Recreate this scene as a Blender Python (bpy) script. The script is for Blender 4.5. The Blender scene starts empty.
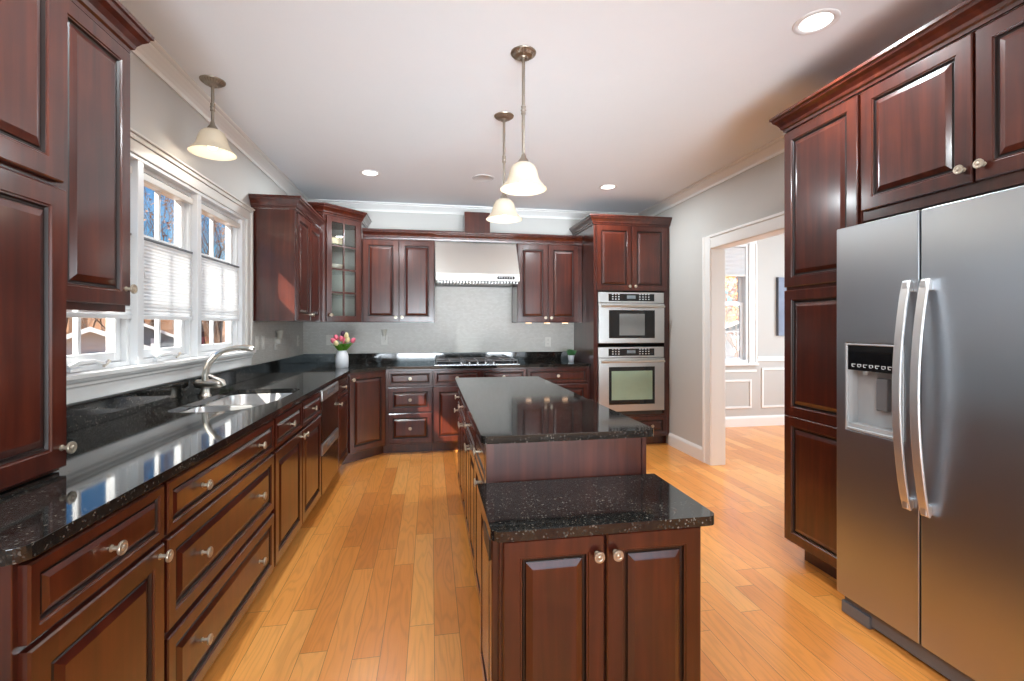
import bpy, bmesh, math, random
from mathutils import Vector, Matrix
from mathutils.geometry import tessellate_polygon

SC = bpy.context.scene
COL = SC.collection
R = math.radians
PI = math.pi
random.seed(7)

# ------------------------------------------------------------------ camera
cam_d = bpy.data.cameras.new('camera')
cam = bpy.data.objects.new('camera', cam_d)
COL.objects.link(cam)
cam.location = (0.0, 0.0, 1.33)
cam.rotation_euler = (R(90), 0, R(-9.88))
cam_d.sensor_width = 36.0
cam_d.lens = 465.0 / 1024.0 * 36.0
cam_d.shift_y = -14.5 / 1024.0
cam_d.clip_start = 0.05
cam_d.clip_end = 400
SC.camera = cam

# ------------------------------------------------------------------ exposure
SC.view_settings.view_transform = 'Standard'
SC.view_settings.look = 'None'
SC.view_settings.gamma = 1.0
SC.view_settings.use_curve_mapping = False
SC.view_settings.exposure = 0.12
SC.cycles.max_bounces = 10
SC.cycles.diffuse_bounces = 5
SC.cycles.glossy_bounces = 4
SC.cycles.transmission_bounces = 6
SC.cycles.transparent_max_bounces = 16
SC.cycles.caustics_reflective = False
SC.cycles.caustics_refractive = False
SC.cycles.sample_clamp_indirect = 6.0
SC.cycles.use_denoising = True

# ------------------------------------------------------------------ sky and sun
world = bpy.data.worlds.new('sky')
SC.world = world
world.use_nodes = True
wn = world.node_tree.nodes
bgn = wn['Background']
sky = wn.new('ShaderNodeTexSky')
sky.sky_type = 'NISHITA'
sky.sun_disc = False
sky.sun_elevation = R(37)
sky.sun_rotation = R(227)
sky.air_density = 1.6
sky.dust_density = 0.3
sky.ozone_density = 3.0
tint = wn.new('ShaderNodeVectorMath')
tint.operation = 'MULTIPLY'
tint.inputs[1].default_value = (0.32, 0.72, 1.20)
world.node_tree.links.new(sky.outputs[0], tint.inputs[0])
world.node_tree.links.new(tint.outputs[0], bgn.inputs[0])
bgn.inputs[1].default_value = 0.15

SUN_DIR = Vector((1.0, 0.94, -1.05)).normalized()
sun_d = bpy.data.lights.new('sun', 'SUN')
sun_d.energy = 21.0
sun_d.angle = R(0.6)
sun_d.color = (1.0, 0.93, 0.85)
sun = bpy.data.objects.new('sun', sun_d)
COL.objects.link(sun)
sun.rotation_euler = SUN_DIR.to_track_quat('-Z', 'Y').to_euler()


def area(name, loc, direction, sx, sy, watts, color=(1, 1, 1), spread=None, parent=None, shape='RECTANGLE'):
    d = bpy.data.lights.new(name, 'AREA')
    d.shape = shape
    d.size = sx
    if shape in ('RECTANGLE', 'ELLIPSE'):
        d.size_y = sy
    d.energy = watts
    d.color = color
    if spread is not None:
        d.spread = spread
    o = bpy.data.objects.new(name, d)
    COL.objects.link(o)
    o.location = loc
    o.rotation_euler = Vector(direction).to_track_quat('-Z', 'Y').to_euler()
    if parent:
        o.parent = parent
    return o


FILL_COL = (0.82, 0.92, 1.0)
# added fill area lights at openings in unseen walls, standing in for daylight
area('fill_rear_low', (0.65, -1.42, 0.95), (0, 1, 0.28), 3.0, 0.9, 40, FILL_COL, spread=R(46))
area('fill_rear', (0.65, -1.42, 1.65), (0, 1, 0.0), 3.0, 1.1, 22, FILL_COL)
area('fill_dining', (5.55, 3.6, 1.5), (-1, 0.5, 0.1), 1.8, 1.6, 70, FILL_COL)


# ------------------------------------------------------------------ materials
def mat(name):
    m = bpy.data.materials.new(name)
    m.use_nodes = True
    nt = m.node_tree
    b = nt.nodes['Principled BSDF']
    return m, nt, b


def simple(name, col, rough=0.5, metal=0.0, noise=0.04, scale=30.0, bump=0.0, coat=0.0, emit=None, emit_s=0.0, spec=None):
    m, nt, b = mat(name)
    N = nt.nodes
    L = nt.links
    tc = N.new('ShaderNodeTexCoord')
    nz = N.new('ShaderNodeTexNoise')
    nz.inputs['Scale'].default_value = scale
    nz.inputs['Detail'].default_value = 3
    L.new(tc.outputs['Object'], nz.inputs['Vector'])
    mr = N.new('ShaderNodeMapRange')
    mr.inputs['To Min'].default_value = 1 - noise
    mr.inputs['To Max'].default_value = 1 + noise
    L.new(nz.outputs['Fac'], mr.inputs['Value'])
    mx = N.new('ShaderNodeVectorMath')
    mx.operation = 'SCALE'
    mx.inputs[0].default_value = col[:3]
    L.new(mr.outputs[0], mx.inputs['Scale'])
    L.new(mx.outputs[0], b.inputs['Base Color'])
    b.inputs['Roughness'].default_value = rough
    b.inputs['Metallic'].default_value = metal
    if coat:
        b.inputs['Coat Weight'].default_value = coat
        b.inputs['Coat Roughness'].default_value = 0.1
    if spec is not None:
        b.inputs['Specular IOR Level'].default_value = spec
    if bump:
        bp = N.new('ShaderNodeBump')
        bp.inputs['Strength'].default_value = bump
        bp.inputs['Distance'].default_value = 0.002
        L.new(nz.outputs['Fac'], bp.inputs['Height'])
        L.new(bp.outputs[0], b.inputs['Normal'])
    if emit:
        b.inputs['Emission Color'].default_value = (*emit, 1)
        b.inputs['Emission Strength'].default_value = emit_s
    return m


def srgb(r, g, b):
    def f(c):
        c /= 255.0
        return c / 12.92 if c <= 0.04045 else ((c + 0.055) / 1.055) ** 2.4
    return (f(r), f(g), f(b))


def ramp(N, stops):
    r = N.new('ShaderNodeValToRGB')
    e = r.color_ramp.elements
    e[0].position, e[0].color = stops[0][0], (*stops[0][1], 1)
    e[1].position, e[1].color = stops[-1][0], (*stops[-1][1], 1)
    for p, c in stops[1:-1]:
        k = e.new(p)
        k.color = (*c, 1)
    return r


def cherry_mat(name, dark, mid, light, rough=0.3):
    m, nt, b = mat(name)
    N, L = nt.nodes, nt.links
    tc = N.new('ShaderNodeTexCoord')
    oi = N.new('ShaderNodeObjectInfo')
    off = N.new('ShaderNodeVectorMath'); off.operation = 'SCALE'
    off.inputs[0].default_value = (37.0, 17.0, 23.0)
    L.new(oi.outputs['Random'], off.inputs['Scale'])
    add = N.new('ShaderNodeVectorMath'); add.operation = 'ADD'
    L.new(tc.outputs['Object'], add.inputs[0]); L.new(off.outputs[0], add.inputs[1])
    mp = N.new('ShaderNodeMapping')
    mp.inputs['Scale'].default_value = (26, 26, 1.6)
    L.new(add.outputs[0], mp.inputs['Vector'])
    n1 = N.new('ShaderNodeTexNoise')
    n1.inputs['Scale'].default_value = 1.0
    n1.inputs['Detail'].default_value = 6
    n1.inputs['Distortion'].default_value = 0.6
    L.new(mp.outputs[0], n1.inputs['Vector'])
    n2 = N.new('ShaderNodeTexNoise')
    n2.inputs['Scale'].default_value = 3.2
    n2.inputs['Detail'].default_value = 4
    L.new(add.outputs[0], n2.inputs['Vector'])
    mx = N.new('ShaderNodeMix')
    mx.inputs['Factor'].default_value = 0.45
    L.new(n1.outputs['Fac'], mx.inputs['A']); L.new(n2.outputs['Fac'], mx.inputs['B'])
    r = ramp(N, [(0.30, dark), (0.52, mid), (0.74, light)])
    L.new(mx.outputs['Result'], r.inputs['Fac'])
    L.new(r.outputs['Color'], b.inputs['Base Color'])
    b.inputs['Roughness'].default_value = rough
    b.inputs['Specular IOR Level'].default_value = 0.3
    b.inputs['Coat Weight'].default_value = 1.0
    b.inputs['Coat Roughness'].default_value = 0.16
    bp = N.new('ShaderNodeBump')
    bp.inputs['Strength'].default_value = 0.06
    bp.inputs['Distance'].default_value = 0.001
    L.new(n1.outputs['Fac'], bp.inputs['Height'])
    L.new(bp.outputs[0], b.inputs['Normal'])
    return m


CHERRY = cherry_mat('stained_cherry', srgb(40, 13, 9), srgb(68, 25, 15), srgb(94, 40, 22))
GLAZE = simple('dark_groove_glaze', srgb(26, 10, 8), 0.35, noise=0.1)
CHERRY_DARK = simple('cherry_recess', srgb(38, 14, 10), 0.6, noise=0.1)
CAB_INSIDE = simple('cabinet_interior', srgb(150, 120, 95), 0.6)


def granite():
    m, nt, b = mat('black_granite')
    N, L = nt.nodes, nt.links
    tc = N.new('ShaderNodeTexCoord')
    v = N.new('ShaderNodeTexVoronoi')
    v.inputs['Scale'].default_value = 240
    L.new(tc.outputs['Object'], v.inputs['Vector'])
    n = N.new('ShaderNodeTexNoise')
    n.inputs['Scale'].default_value = 60
    n.inputs['Detail'].default_value = 8
    n.inputs['Roughness'].default_value = 0.75
    L.new(tc.outputs['Object'], n.inputs['Vector'])
    n2 = N.new('ShaderNodeTexNoise')
    n2.inputs['Scale'].default_value = 5
    n2.inputs['Detail'].default_value = 5
    L.new(tc.outputs['Object'], n2.inputs['Vector'])
    r1 = ramp(N, [(0.42, (0.006, 0.006, 0.006)), (0.60, (0.016, 0.015, 0.013)), (0.80, (0.06, 0.053, 0.045))])
    L.new(n.outputs['Fac'], r1.inputs['Fac'])
    bw = N.new('ShaderNodeRGBToBW')
    L.new(v.outputs['Color'], bw.inputs[0])
    r2 = ramp(N, [(0.80, (0, 0, 0)), (0.97, (0.16, 0.145, 0.125))])
    L.new(bw.outputs[0], r2.inputs['Fac'])
    mx = N.new('ShaderNodeVectorMath'); mx.operation = 'ADD'
    L.new(r1.outputs['Color'], mx.inputs[0]); L.new(r2.outputs['Color'], mx.inputs[1])
    sc = N.new('ShaderNodeVectorMath'); sc.operation = 'SCALE'
    mr = N.new('ShaderNodeMapRange')
    mr.inputs['From Min'].default_value = 0.3; mr.inputs['From Max'].default_value = 0.7
    mr.inputs['To Min'].default_value = 0.5; mr.inputs['To Max'].default_value = 1.5
    L.new(n2.outputs['Fac'], mr.inputs['Value'])
    L.new(mx.outputs[0], sc.inputs[0]); L.new(mr.outputs[0], sc.inputs['Scale'])
    L.new(sc.outputs[0], b.inputs['Base Color'])
    b.inputs['Roughness'].default_value = 0.06
    b.inputs['IOR'].default_value = 1.6
    return m


GRANITE = granite()


def wood_floor():
    m, nt, b = mat('oak_floor')
    N, L = nt.nodes, nt.links

    def math_(op, a, b_=None, c=None):
        n = N.new('ShaderNodeMath'); n.operation = op
        for i, v in enumerate((a, b_, c)):
            if v is None:
                continue
            if isinstance(v, (int, float)):
                n.inputs[i].default_value = v
            else:
                L.new(v, n.inputs[i])
        return n.outputs[0]
    tc = N.new('ShaderNodeTexCoord')
    sx = N.new('ShaderNodeSeparateXYZ')
    L.new(tc.outputs['Object'], sx.inputs[0])
    X, Y = sx.outputs['X'], sx.outputs['Y']
    xs = math_('DIVIDE', math_('ADD', X, 10.03), 0.108)
    col = math_('FLOOR', xs)
    fx = math_('FRACT', xs)
    wn1 = N.new('ShaderNodeTexWhiteNoise'); wn1.noise_dimensions = '1D'
    L.new(col, wn1.inputs['W'])
    r1 = wn1.outputs['Value']
    ys = math_('DIVIDE', math_('ADD', Y, math_('MULTIPLY', r1, 37.0)), 0.92)
    # jitter plank lengths
    row = math_('FLOOR', ys)
    fy = math_('FRACT', ys)
    cx = N.new('ShaderNodeCombineXYZ')
    L.new(col, cx.inputs[0]); L.new(row, cx.inputs[1])
    wn2 = N.new('ShaderNodeTexWhiteNoise'); wn2.noise_dimensions = '3D'
    L.new(cx.outputs[0], wn2.inputs['Vector'])
    pid = wn2.outputs['Value']
    # grain
    cg = N.new('ShaderNodeCombineXYZ')
    L.new(math_('ADD', math_('MULTIPLY', X, 1.0), math_('MULTIPLY', pid, 31.0)), cg.inputs[0])
    L.new(math_('MULTIPLY', Y, 0.12), cg.inputs[1])
    L.new(math_('MULTIPLY', pid, 53.0), cg.inputs[2])
    nw = N.new('ShaderNodeTexNoise')
    nw.inputs['Scale'].default_value = 9.0
    nw.inputs['Detail'].default_value = 2
    L.new(cg.outputs[0], nw.inputs['Vector'])
    rings = math_('SINE', math_('MULTIPLY', nw.outputs['Fac'], 75.0))
    ring01 = math_('MULTIPLY_ADD', rings, 0.5, 0.5)
    cf = N.new('ShaderNodeCombineXYZ')
    L.new(math_('MULTIPLY', X, 220.0), cf.inputs[0])
    L.new(math_('MULTIPLY', Y, 6.0), cf.inputs[1])
    nf = N.new('ShaderNodeTexNoise')
    nf.inputs['Scale'].default_value = 1.0
    nf.inputs['Detail'].default_value = 4
    L.new(cf.outputs[0], nf.inputs['Vector'])
    r = ramp(N, [(0.0, srgb(214, 131, 58)), (0.35, srgb(229, 146, 67)), (0.7, srgb(237, 158, 78)), (1.0, srgb(243, 171, 92))])
    L.new(pid, r.inputs['Fac'])
    g = math_('SUBTRACT', 1.06, math_('MULTIPLY', math_('POWER', ring01, 3.0), 0.12))
    g2 = math_('MULTIPLY', g, math_('ADD', 0.9, math_('MULTIPLY', nf.outputs['Fac'], 0.2)))
    ex = math_('MINIMUM', fx, math_('SUBTRACT', 1.0, fx))
    ey = math_('MINIMUM', fy, math_('SUBTRACT', 1.0, fy))
    gx = math_('LESS_THAN', ex, 0.012)
    gy = math_('LESS_THAN', ey, 0.0016)
    gap = math_('MAXIMUM', gx, gy)
    g3 = math_('MULTIPLY', g2, math_('SUBTRACT', 1.0, math_('MULTIPLY', gap, 0.55)))
    sc = N.new('ShaderNodeVectorMath'); sc.operation = 'SCALE'
    L.new(r.outputs['Color'], sc.inputs[0]); L.new(g3, sc.inputs['Scale'])
    L.new(sc.outputs[0], b.inputs['Base Color'])
    b.inputs['Roughness'].default_value = 0.28
    b.inputs['Coat Weight'].default_value = 0.35
    b.inputs['Coat Roughness'].default_value = 0.18
    bp = N.new('ShaderNodeBump')
    bp.inputs['Strength'].default_value = 0.25
    bp.inputs['Distance'].default_value = 0.001
    L.new(math_('SUBTRACT', 1.0, gap), bp.inputs['Height'])
    L.new(bp.outputs[0], b.inputs['Normal'])
    return m


FLOOR = wood_floor()
WALL = simple('warm_grey_paint', srgb(196, 194, 190), 0.75, noise=0.015, scale=8)
CEIL = simple('white_ceiling_paint', srgb(236, 241, 246), 0.8, noise=0.01, scale=6)
TRIM = simple('white_trim_paint', srgb(238, 238, 236), 0.35, noise=0.008)
TRIMG = simple('greige_casing_paint', srgb(216, 213, 208), 0.4, noise=0.01)
VINYL = simple('white_vinyl', srgb(228, 230, 232), 0.35, noise=0.005)


def tile_mat():
    m, nt, b = mat('pearl_mosaic_tile')
    N, L = nt.nodes, nt.links
    tc = N.new('ShaderNodeTexCoord')
    geo = N.new('ShaderNodeSeparateXYZ')
    L.new(tc.outputs['Object'], geo.inputs[0])
    ad = N.new('ShaderNodeMath'); ad.operation = 'ADD'
    L.new(geo.outputs['X'], ad.inputs[0]); L.new(geo.outputs['Y'], ad.inputs[1])
    cb = N.new('ShaderNodeCombineXYZ')
    L.new(ad.outputs[0], cb.inputs[0]); L.new(geo.outputs['Z'], cb.inputs[1])
    br = N.new('ShaderNodeTexBrick')
    br.inputs['Scale'].default_value = 1.0
    br.inputs['Brick Width'].default_value = 0.032
    br.inputs['Row Height'].default_value = 0.016
    br.inputs['Mortar Size'].default_value = 0.0009
    br.inputs['Color1'].default_value = (*srgb(197, 193, 186), 1)
    br.inputs['Color2'].default_value = (*srgb(207, 204, 198), 1)
    br.inputs['Mortar'].default_value = (*srgb(184, 180, 172), 1)
    L.new(cb.outputs[0], br.inputs['Vector'])
    nz = N.new('ShaderNodeTexNoise'); nz.inputs['Scale'].default_value = 45
    L.new(tc.outputs['Object'], nz.inputs['Vector'])
    L.new(br.outputs['Color'], b.inputs['Base Color'])
    b.inputs['Roughness'].default_value = 0.42
    bp = N.new('ShaderNodeBump'); bp.inputs['Strength'].default_value = 0.25; bp.inputs['Distance'].default_value = 0.003
    L.new(nz.outputs['Fac'], bp.inputs['Height'])
    L.new(bp.outputs[0], b.inputs['Normal'])
    return m


TILE = tile_mat()


def steel_mat(name, col=(0.60, 0.595, 0.585), rough=0.34, aniso=0.65, streak=(6.0, 6.0, 900.0)):
    m, nt, b = mat(name)
    N, L = nt.nodes, nt.links
    tc = N.new('ShaderNodeTexCoord')
    mp = N.new('ShaderNodeMapping'); mp.inputs['Scale'].default_value = streak
    L.new(tc.outputs['Object'], mp.inputs['Vector'])
    nz = N.new('ShaderNodeTexNoise'); nz.inputs['Scale'].default_value = 1.0; nz.inputs['Detail'].default_value = 3
    L.new(mp.outputs[0], nz.inputs['Vector'])
    mr = N.new('ShaderNodeMapRange')
    mr.inputs['To Min'].default_value = rough - 0.03; mr.inputs['To Max'].default_value = rough + 0.03
    L.new(nz.outputs['Fac'], mr.inputs['Value'])
    L.new(mr.outputs[0], b.inputs['Roughness'])
    sc = N.new('ShaderNodeVectorMath'); sc.operation = 'SCALE'; sc.inputs[0].default_value = col
    mr2 = N.new('ShaderNodeMapRange'); mr2.inputs['To Min'].default_value = 0.98; mr2.inputs['To Max'].default_value = 1.02
    L.new(nz.outputs['Fac'], mr2.inputs['Value']); L.new(mr2.outputs[0], sc.inputs['Scale'])
    L.new(sc.outputs[0], b.inputs['Base Color'])
    b.inputs['Metallic'].default_value = 1.0
    b.inputs['Anisotropic'].default_value = aniso
    return m


STEEL = steel_mat('brushed_stainless_steel')
FRIDGE_STEEL = steel_mat('fridge_stainless_steel', (0.48, 0.51, 0.55), 0.33, 0.4)
STEEL_SMOOTH = steel_mat('satin_steel', (0.72, 0.71, 0.70), 0.2, 0.0, (20, 20, 20))
NICKEL = steel_mat('brushed_nickel', (0.68, 0.63, 0.56), 0.3, 0.0, (30, 30, 30))
PEWTER = steel_mat('antique_pewter', (0.36, 0.32, 0.27), 0.38, 0.0, (60, 60, 60))
KNOB_MAT = simple('satin_knob', srgb(186, 174, 156), 0.28, metal=0.7, noise=0.03)
BLACK_GLASS = simple('black_glass', (0.008, 0.008, 0.009), 0.05, noise=0.02)
BLACK_PLASTIC = simple('black_plastic', (0.02, 0.02, 0.02), 0.4)
GREY_PLASTIC = simple('grey_plastic', srgb(110, 112, 116), 0.5)
LIGHT_PLASTIC = simple('light_grey_plastic', srgb(176, 178, 180), 0.45)
WHITE_PLASTIC = simple('white_plastic', srgb(226, 223, 216), 0.4)
ICON = simple('printed_icon', srgb(205, 208, 210), 0.5)
LCD = simple('lcd_display', srgb(120, 132, 138), 0.3)
CERAMIC = simple('white_ceramic', srgb(224, 226, 230), 0.3, noise=0.02)
CAST_IRON = simple('cast_iron', (0.03, 0.03, 0.032), 0.5, noise=0.1)
SINK_STEEL = steel_mat('sink_steel', (0.78, 0.78, 0.77), 0.3, 0.0, (40, 40, 40))


def glass_mat(name, tint=(1, 1, 1), refl=0.08, rough=0.0):
    m = bpy.data.materials.new(name)
    m.use_nodes = True
    nt = m.node_tree
    N, L = nt.nodes, nt.links
    N.clear()
    o = N.new('ShaderNodeOutputMaterial')
    mx = N.new('ShaderNodeMixShader')
    tr = N.new('ShaderNodeBsdfTransparent'); tr.inputs[0].default_value = (*tint, 1)
    gl = N.new('ShaderNodeBsdfGlossy'); gl.inputs['Roughness'].default_value = rough
    lw = N.new('ShaderNodeLayerWeight'); lw.inputs['Blend'].default_value = 0.5
    pw = N.new('ShaderNodeMath'); pw.operation = 'POWER'; pw.inputs[1].default_value = 4.0
    L.new(lw.outputs['Facing'], pw.inputs[0])
    ma = N.new('ShaderNodeMath'); ma.operation = 'MULTIPLY_ADD'; ma.inputs[1].default_value = 0.8; ma.inputs[2].default_value = refl * 0.4
    ma.use_clamp = True
    L.new(pw.outputs[0], ma.inputs[0])
    L.new(ma.outputs[0], mx.inputs[0])
    L.new(tr.outputs[0], mx.inputs[1]); L.new(gl.outputs[0], mx.inputs[2])
    L.new(mx.outputs[0], o.inputs[0])
    return m


GLASS = glass_mat('window_glass', (0.97, 0.985, 0.98))


def shade_fabric(name, col, trans=0.5, emit=0.0, pleat=0.019):
    m = bpy.data.materials.new(name)
    m.use_nodes = True
    nt = m.node_tree
    N, L = nt.nodes, nt.links
    N.clear()
    o = N.new('ShaderNodeOutputMaterial')
    mx = N.new('ShaderNodeMixShader'); mx.inputs[0].default_value = trans
    df = N.new('ShaderNodeBsdfDiffuse'); df.inputs[0].default_value = (*col, 1)
    tl = N.new('ShaderNodeBsdfTranslucent'); tl.inputs[0].default_value = (*col, 1)
    tc = N.new('ShaderNodeTexCoord')
    nz = N.new('ShaderNodeTexNoise'); nz.inputs['Scale'].default_value = 90
    L.new(tc.outputs['Object'], nz.inputs['Vector'])
    bp = N.new('ShaderNodeBump'); bp.inputs['Strength'].default_value = 0.1; bp.inputs['Distance'].default_value = 0.001
    L.new(nz.outputs['Fac'], bp.inputs['Height']); L.new(bp.outputs[0], df.inputs['Normal'])
    L.new(df.outputs[0], mx.inputs[1]); L.new(tl.outputs[0], mx.inputs[2])
    last = mx.outputs[0]
    if emit:
        em = N.new('ShaderNodeEmission'); em.inputs[0].default_value = (1.0, 0.88, 0.72, 1)
        wv = N.new('ShaderNodeTexNoise'); wv.inputs['Scale'].default_value = 9; wv.inputs['Distortion'].default_value = 2.5
        L.new(tc.outputs['Object'], wv.inputs['Vector'])
        mr = N.new('ShaderNodeMapRange'); mr.inputs['To Min'].default_value = emit * 0.6; mr.inputs['To Max'].default_value = emit * 1.3
        L.new(wv.outputs['Fac'], mr.inputs['Value']); L.new(mr.outputs[0], em.inputs[1])
        ad = N.new('ShaderNodeAddShader')
        L.new(last, ad.inputs[0]); L.new(em.outputs[0], ad.inputs[1])
        last = ad.outputs[0]
    L.new(last, o.inputs[0])
    return m


SHADE = shade_fabric('white_cellular_fabric', srgb(240, 241, 242), 0.36)
PENDANT_GLASS = shade_fabric('alabaster_glass', srgb(206, 198, 182), 0.30, emit=0.10)
BULB = simple('lit_bulb', (1, 1, 1), 0.5, emit=(1.0, 0.9, 0.75), emit_s=3.0)
LENS = simple('lit_lens', (1, 1, 1), 0.5, emit=(1.0, 0.97, 0.92), emit_s=2.5)
PUCK = simple('lit_warm_lens', (1, 1, 1), 0.5, emit=(1.0, 0.55, 0.25), emit_s=1.6)


# ------------------------------------------------------------------ mesh helpers
class MB:
    def __init__(self):
        self.bm = bmesh.new()

    def poly(self, pts):
        vs = [self.bm.verts.new(p) for p in pts]
        return self.bm.faces.new(vs)

    def box(self, x0, x1, y0, y1, z0, z1):
        v = [self.bm.verts.new(p) for p in
             [(x0, y0, z0), (x1, y0, z0), (x1, y1, z0), (x0, y1, z0), (x0, y0, z1), (x1, y0, z1), (x1, y1, z1), (x0, y1, z1)]]
        for f in ((0, 3, 2, 1), (4, 5, 6, 7), (0, 1, 5, 4), (1, 2, 6, 5), (2, 3, 7, 6), (3, 0, 4, 7)):
            self.bm.faces.new([v[i] for i in f])
        return self

    def prism(self, outer, z0, z1, holes=()):
        loops = [list(outer)] + [list(h) for h in holes]
        flat = [p for l in loops for p in l]
        tris = tessellate_polygon([[Vector((p[0], p[1], 0)) for p in l] for l in loops])
        lo = [self.bm.verts.new((p[0], p[1], z0)) for p in flat]
        hi = [self.bm.verts.new((p[0], p[1], z1)) for p in flat]
        for t in tris:
            try:
                self.bm.faces.new([lo[i] for i in t][::-1]); self.bm.faces.new([hi[i] for i in t])
            except ValueError:
                pass
        k = 0
        for l in loops:
            n = len(l)
            for i in range(n):
                a, b_ = k + i, k + (i + 1) % n
                self.bm.faces.new([lo[a], lo[b_], hi[b_], hi[a]])
            k += n
        return self

    def tube(self, pts, rad, seg=10, cap=True):
        pts = [Vector(p) for p in pts]
        rads = rad if isinstance(rad, (list, tuple)) else [rad] * len(pts)
        rings = []
        up = None
        for i, p in enumerate(pts):
            if i == 0:
                t = pts[1] - p
            elif i == len(pts) - 1:
                t = p - pts[i - 1]
            else:
                t = (pts[i + 1] - p).normalized() + (p - pts[i - 1]).normalized()
            t.normalize()
            if up is None:
                up = Vector((0, 0, 1)) if abs(t.z) < 0.9 else Vector((1, 0, 0))
            a = t.cross(up)
            if a.length < 1e-6:
                a = t.cross(Vector((0, 1, 0)))
            a.normalize()
            b_ = a.cross(t).normalized()
            up = b_
            rings.append([self.bm.verts.new(p + (a * math.cos(2 * PI * k / seg) + b_ * math.sin(2 * PI * k / seg)) * rads[i]) for k in range(seg)])
        for r0, r1 in zip(rings, rings[1:]):
            for k in range(seg):
                self.bm.faces.new([r0[k], r0[(k + 1) % seg], r1[(k + 1) % seg], r1[k]])
        if cap:
            self.bm.faces.new(rings[0]); self.bm.faces.new(rings[-1][::-1])
        return self

    def lathe(self, prof, seg=24, M=None, cap0=False, cap1=False, flute=None):
        """prof: (radius, height) turned about local Z, then moved by M."""
        M = M or Matrix()
        rings = []
        for j, (r, h) in enumerate(prof):
            if r < 1e-5:
                rings.append([self.bm.verts.new(M @ Vector((0, 0, h)))])
            else:
                ring = []
                for k in range(seg):
                    rr = r
                    if flute and j in flute and k % 2:
                        rr = r * 0.93
                    ring.append(self.bm.verts.new(M @ Vector((rr * math.cos(2 * PI * k / seg), rr * math.sin(2 * PI * k / seg), h))))
                rings.append(ring)
        for r0, r1 in zip(rings, rings[1:]):
            for k in range(seg):
                a0, a1 = r0[k % len(r0)], r0[(k + 1) % len(r0)]
                b0, b1 = r1[k % len(r1)], r1[(k + 1) % len(r1)]
                fs = []
                for v in (a0, a1, b1, b0):
                    if v not in fs:
                        fs.append(v)
                if len(fs) > 2:
                    try:
                        self.bm.faces.new(fs)
                    except ValueError:
                        pass
        if cap0 and len(rings[0]) > 2:
            self.bm.faces.new(rings[0][::-1])
        if cap1 and len(rings[-1]) > 2:
            self.bm.faces.new(rings[-1])
        return self

    def ring_panel(self, x0, x1, z0, z1, rings, back=0.0):
        """rectangular relief in the XZ plane: rings of (inset, y)."""
        loops = []
        for ins, y in rings:
            loops.append([self.bm.verts.new(p) for p in
                          [(x0 + ins, y, z0 + ins), (x1 - ins, y, z0 + ins), (x1 - ins, y, z1 - ins), (x0 + ins, y, z1 - ins)]])
        for i, (a, b_) in enumerate(zip(loops, loops[1:])):
            for k in range(4):
                f = self.bm.faces.new([a[k], a[(k + 1) % 4], b_[(k + 1) % 4], b_[k]])
                if i in (5, 6, 7):
                    f.material_index = 1
        self.bm.faces.new(loops[-1])
        self.bm.faces.new(loops[0][::-1])
        return self

    def sweep(self, path, prof, closed=False, caps=True):
        """prof (out, up) swept along a 2D path; out = right-hand side of travel. path pts (x,y,z)"""
        P = [Vector(p) for p in path]
        n = len(P)
        rings = []
        for i in range(n):
            d0 = (P[i] - P[i - 1]) if (i > 0 or closed) else None
            d1 = (P[(i + 1) % n] - P[i]) if (i < n - 1 or closed) else None
            nr = []
            for d in (d0, d1):
                if d is not None:
                    dd = Vector((d.x, d.y)).normalized()
                    nr.append(Vector((dd.y, -dd.x)))
            if len(nr) == 2:
                s = nr[0] + nr[1]
                s = s / (s.dot(nr[0]))
            else:
                s = nr[0]
            rings.append([self.bm.verts.new((P[i].x + s.x * o, P[i].y + s.y * o, P[i].z + u)) for o, u in prof])
        m = len(prof)
        rr = list(zip(rings, rings[1:])) + ([(rings[-1], rings[0])] if closed else [])
        for a, b_ in rr:
            for k in range(m):
                self.bm.faces.new([a[k], a[(k + 1) % m], b_[(k + 1) % m], b_[k]])
        if caps and not closed:
            self.bm.faces.new(rings[0]); self.bm.faces.new(rings[-1][::-1])
        return self

    def build(self, name, m, parent=None, smooth=False, bevel=0.0, seg=2, angle=35):
        bmesh.ops.recalc_face_normals(self.bm, faces=self.bm.faces)
        me = bpy.data.meshes.new(name)
        self.bm.to_mesh(me)
        self.bm.free()
        o = bpy.data.objects.new(name, me)
        COL.objects.link(o)
        me.materials.append(m)
        if m is CHERRY:
            me.materials.append(GLAZE)
        if smooth:
            for p in me.polygons:
                p.use_smooth = True
            try:
                me.set_sharp_from_angle(angle=R(50))
            except Exception:
                pass
        if bevel:
            md = o.modifiers.new('bevel', 'BEVEL')
            md.width = bevel; md.segments = seg; md.limit_method = 'ANGLE'; md.angle_limit = R(angle)
        if parent:
            o.parent = parent
        return o


def thing(name, label, cat, loc=(0, 0, 0), rot=0.0, group=None):
    o = bpy.data.objects.new(name, None)
    COL.objects.link(o)
    o.empty_display_size = 0.1
    o.location = loc
    o.rotation_euler = (0, 0, R(rot))
    o['label'] = label
    o['category'] = cat
    if group:
        o['group'] = group
    return o


def tag(o, label, cat, group=None):
    o['label'] = label
    o['category'] = cat
    if group:
        o['group'] = group
    return o


def struct(o):
    o['kind'] = 'structure'
    return o


def copy_tree(o, parent=None):
    c = o.copy()
    COL.objects.link(c)
    if parent:
        c.parent = parent
        c.matrix_parent_inverse = o.matrix_parent_inverse.copy()
    for ch in list(o.children):
        copy_tree(ch, c)
    return c


# ------------------------------------------------------------------ room shell
XL, XR, YB, ZC = -1.42, 2.635, 5.54, 2.74
YF = -1.5
XD = 5.6        # dining room's far side
WT = 0.13

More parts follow.
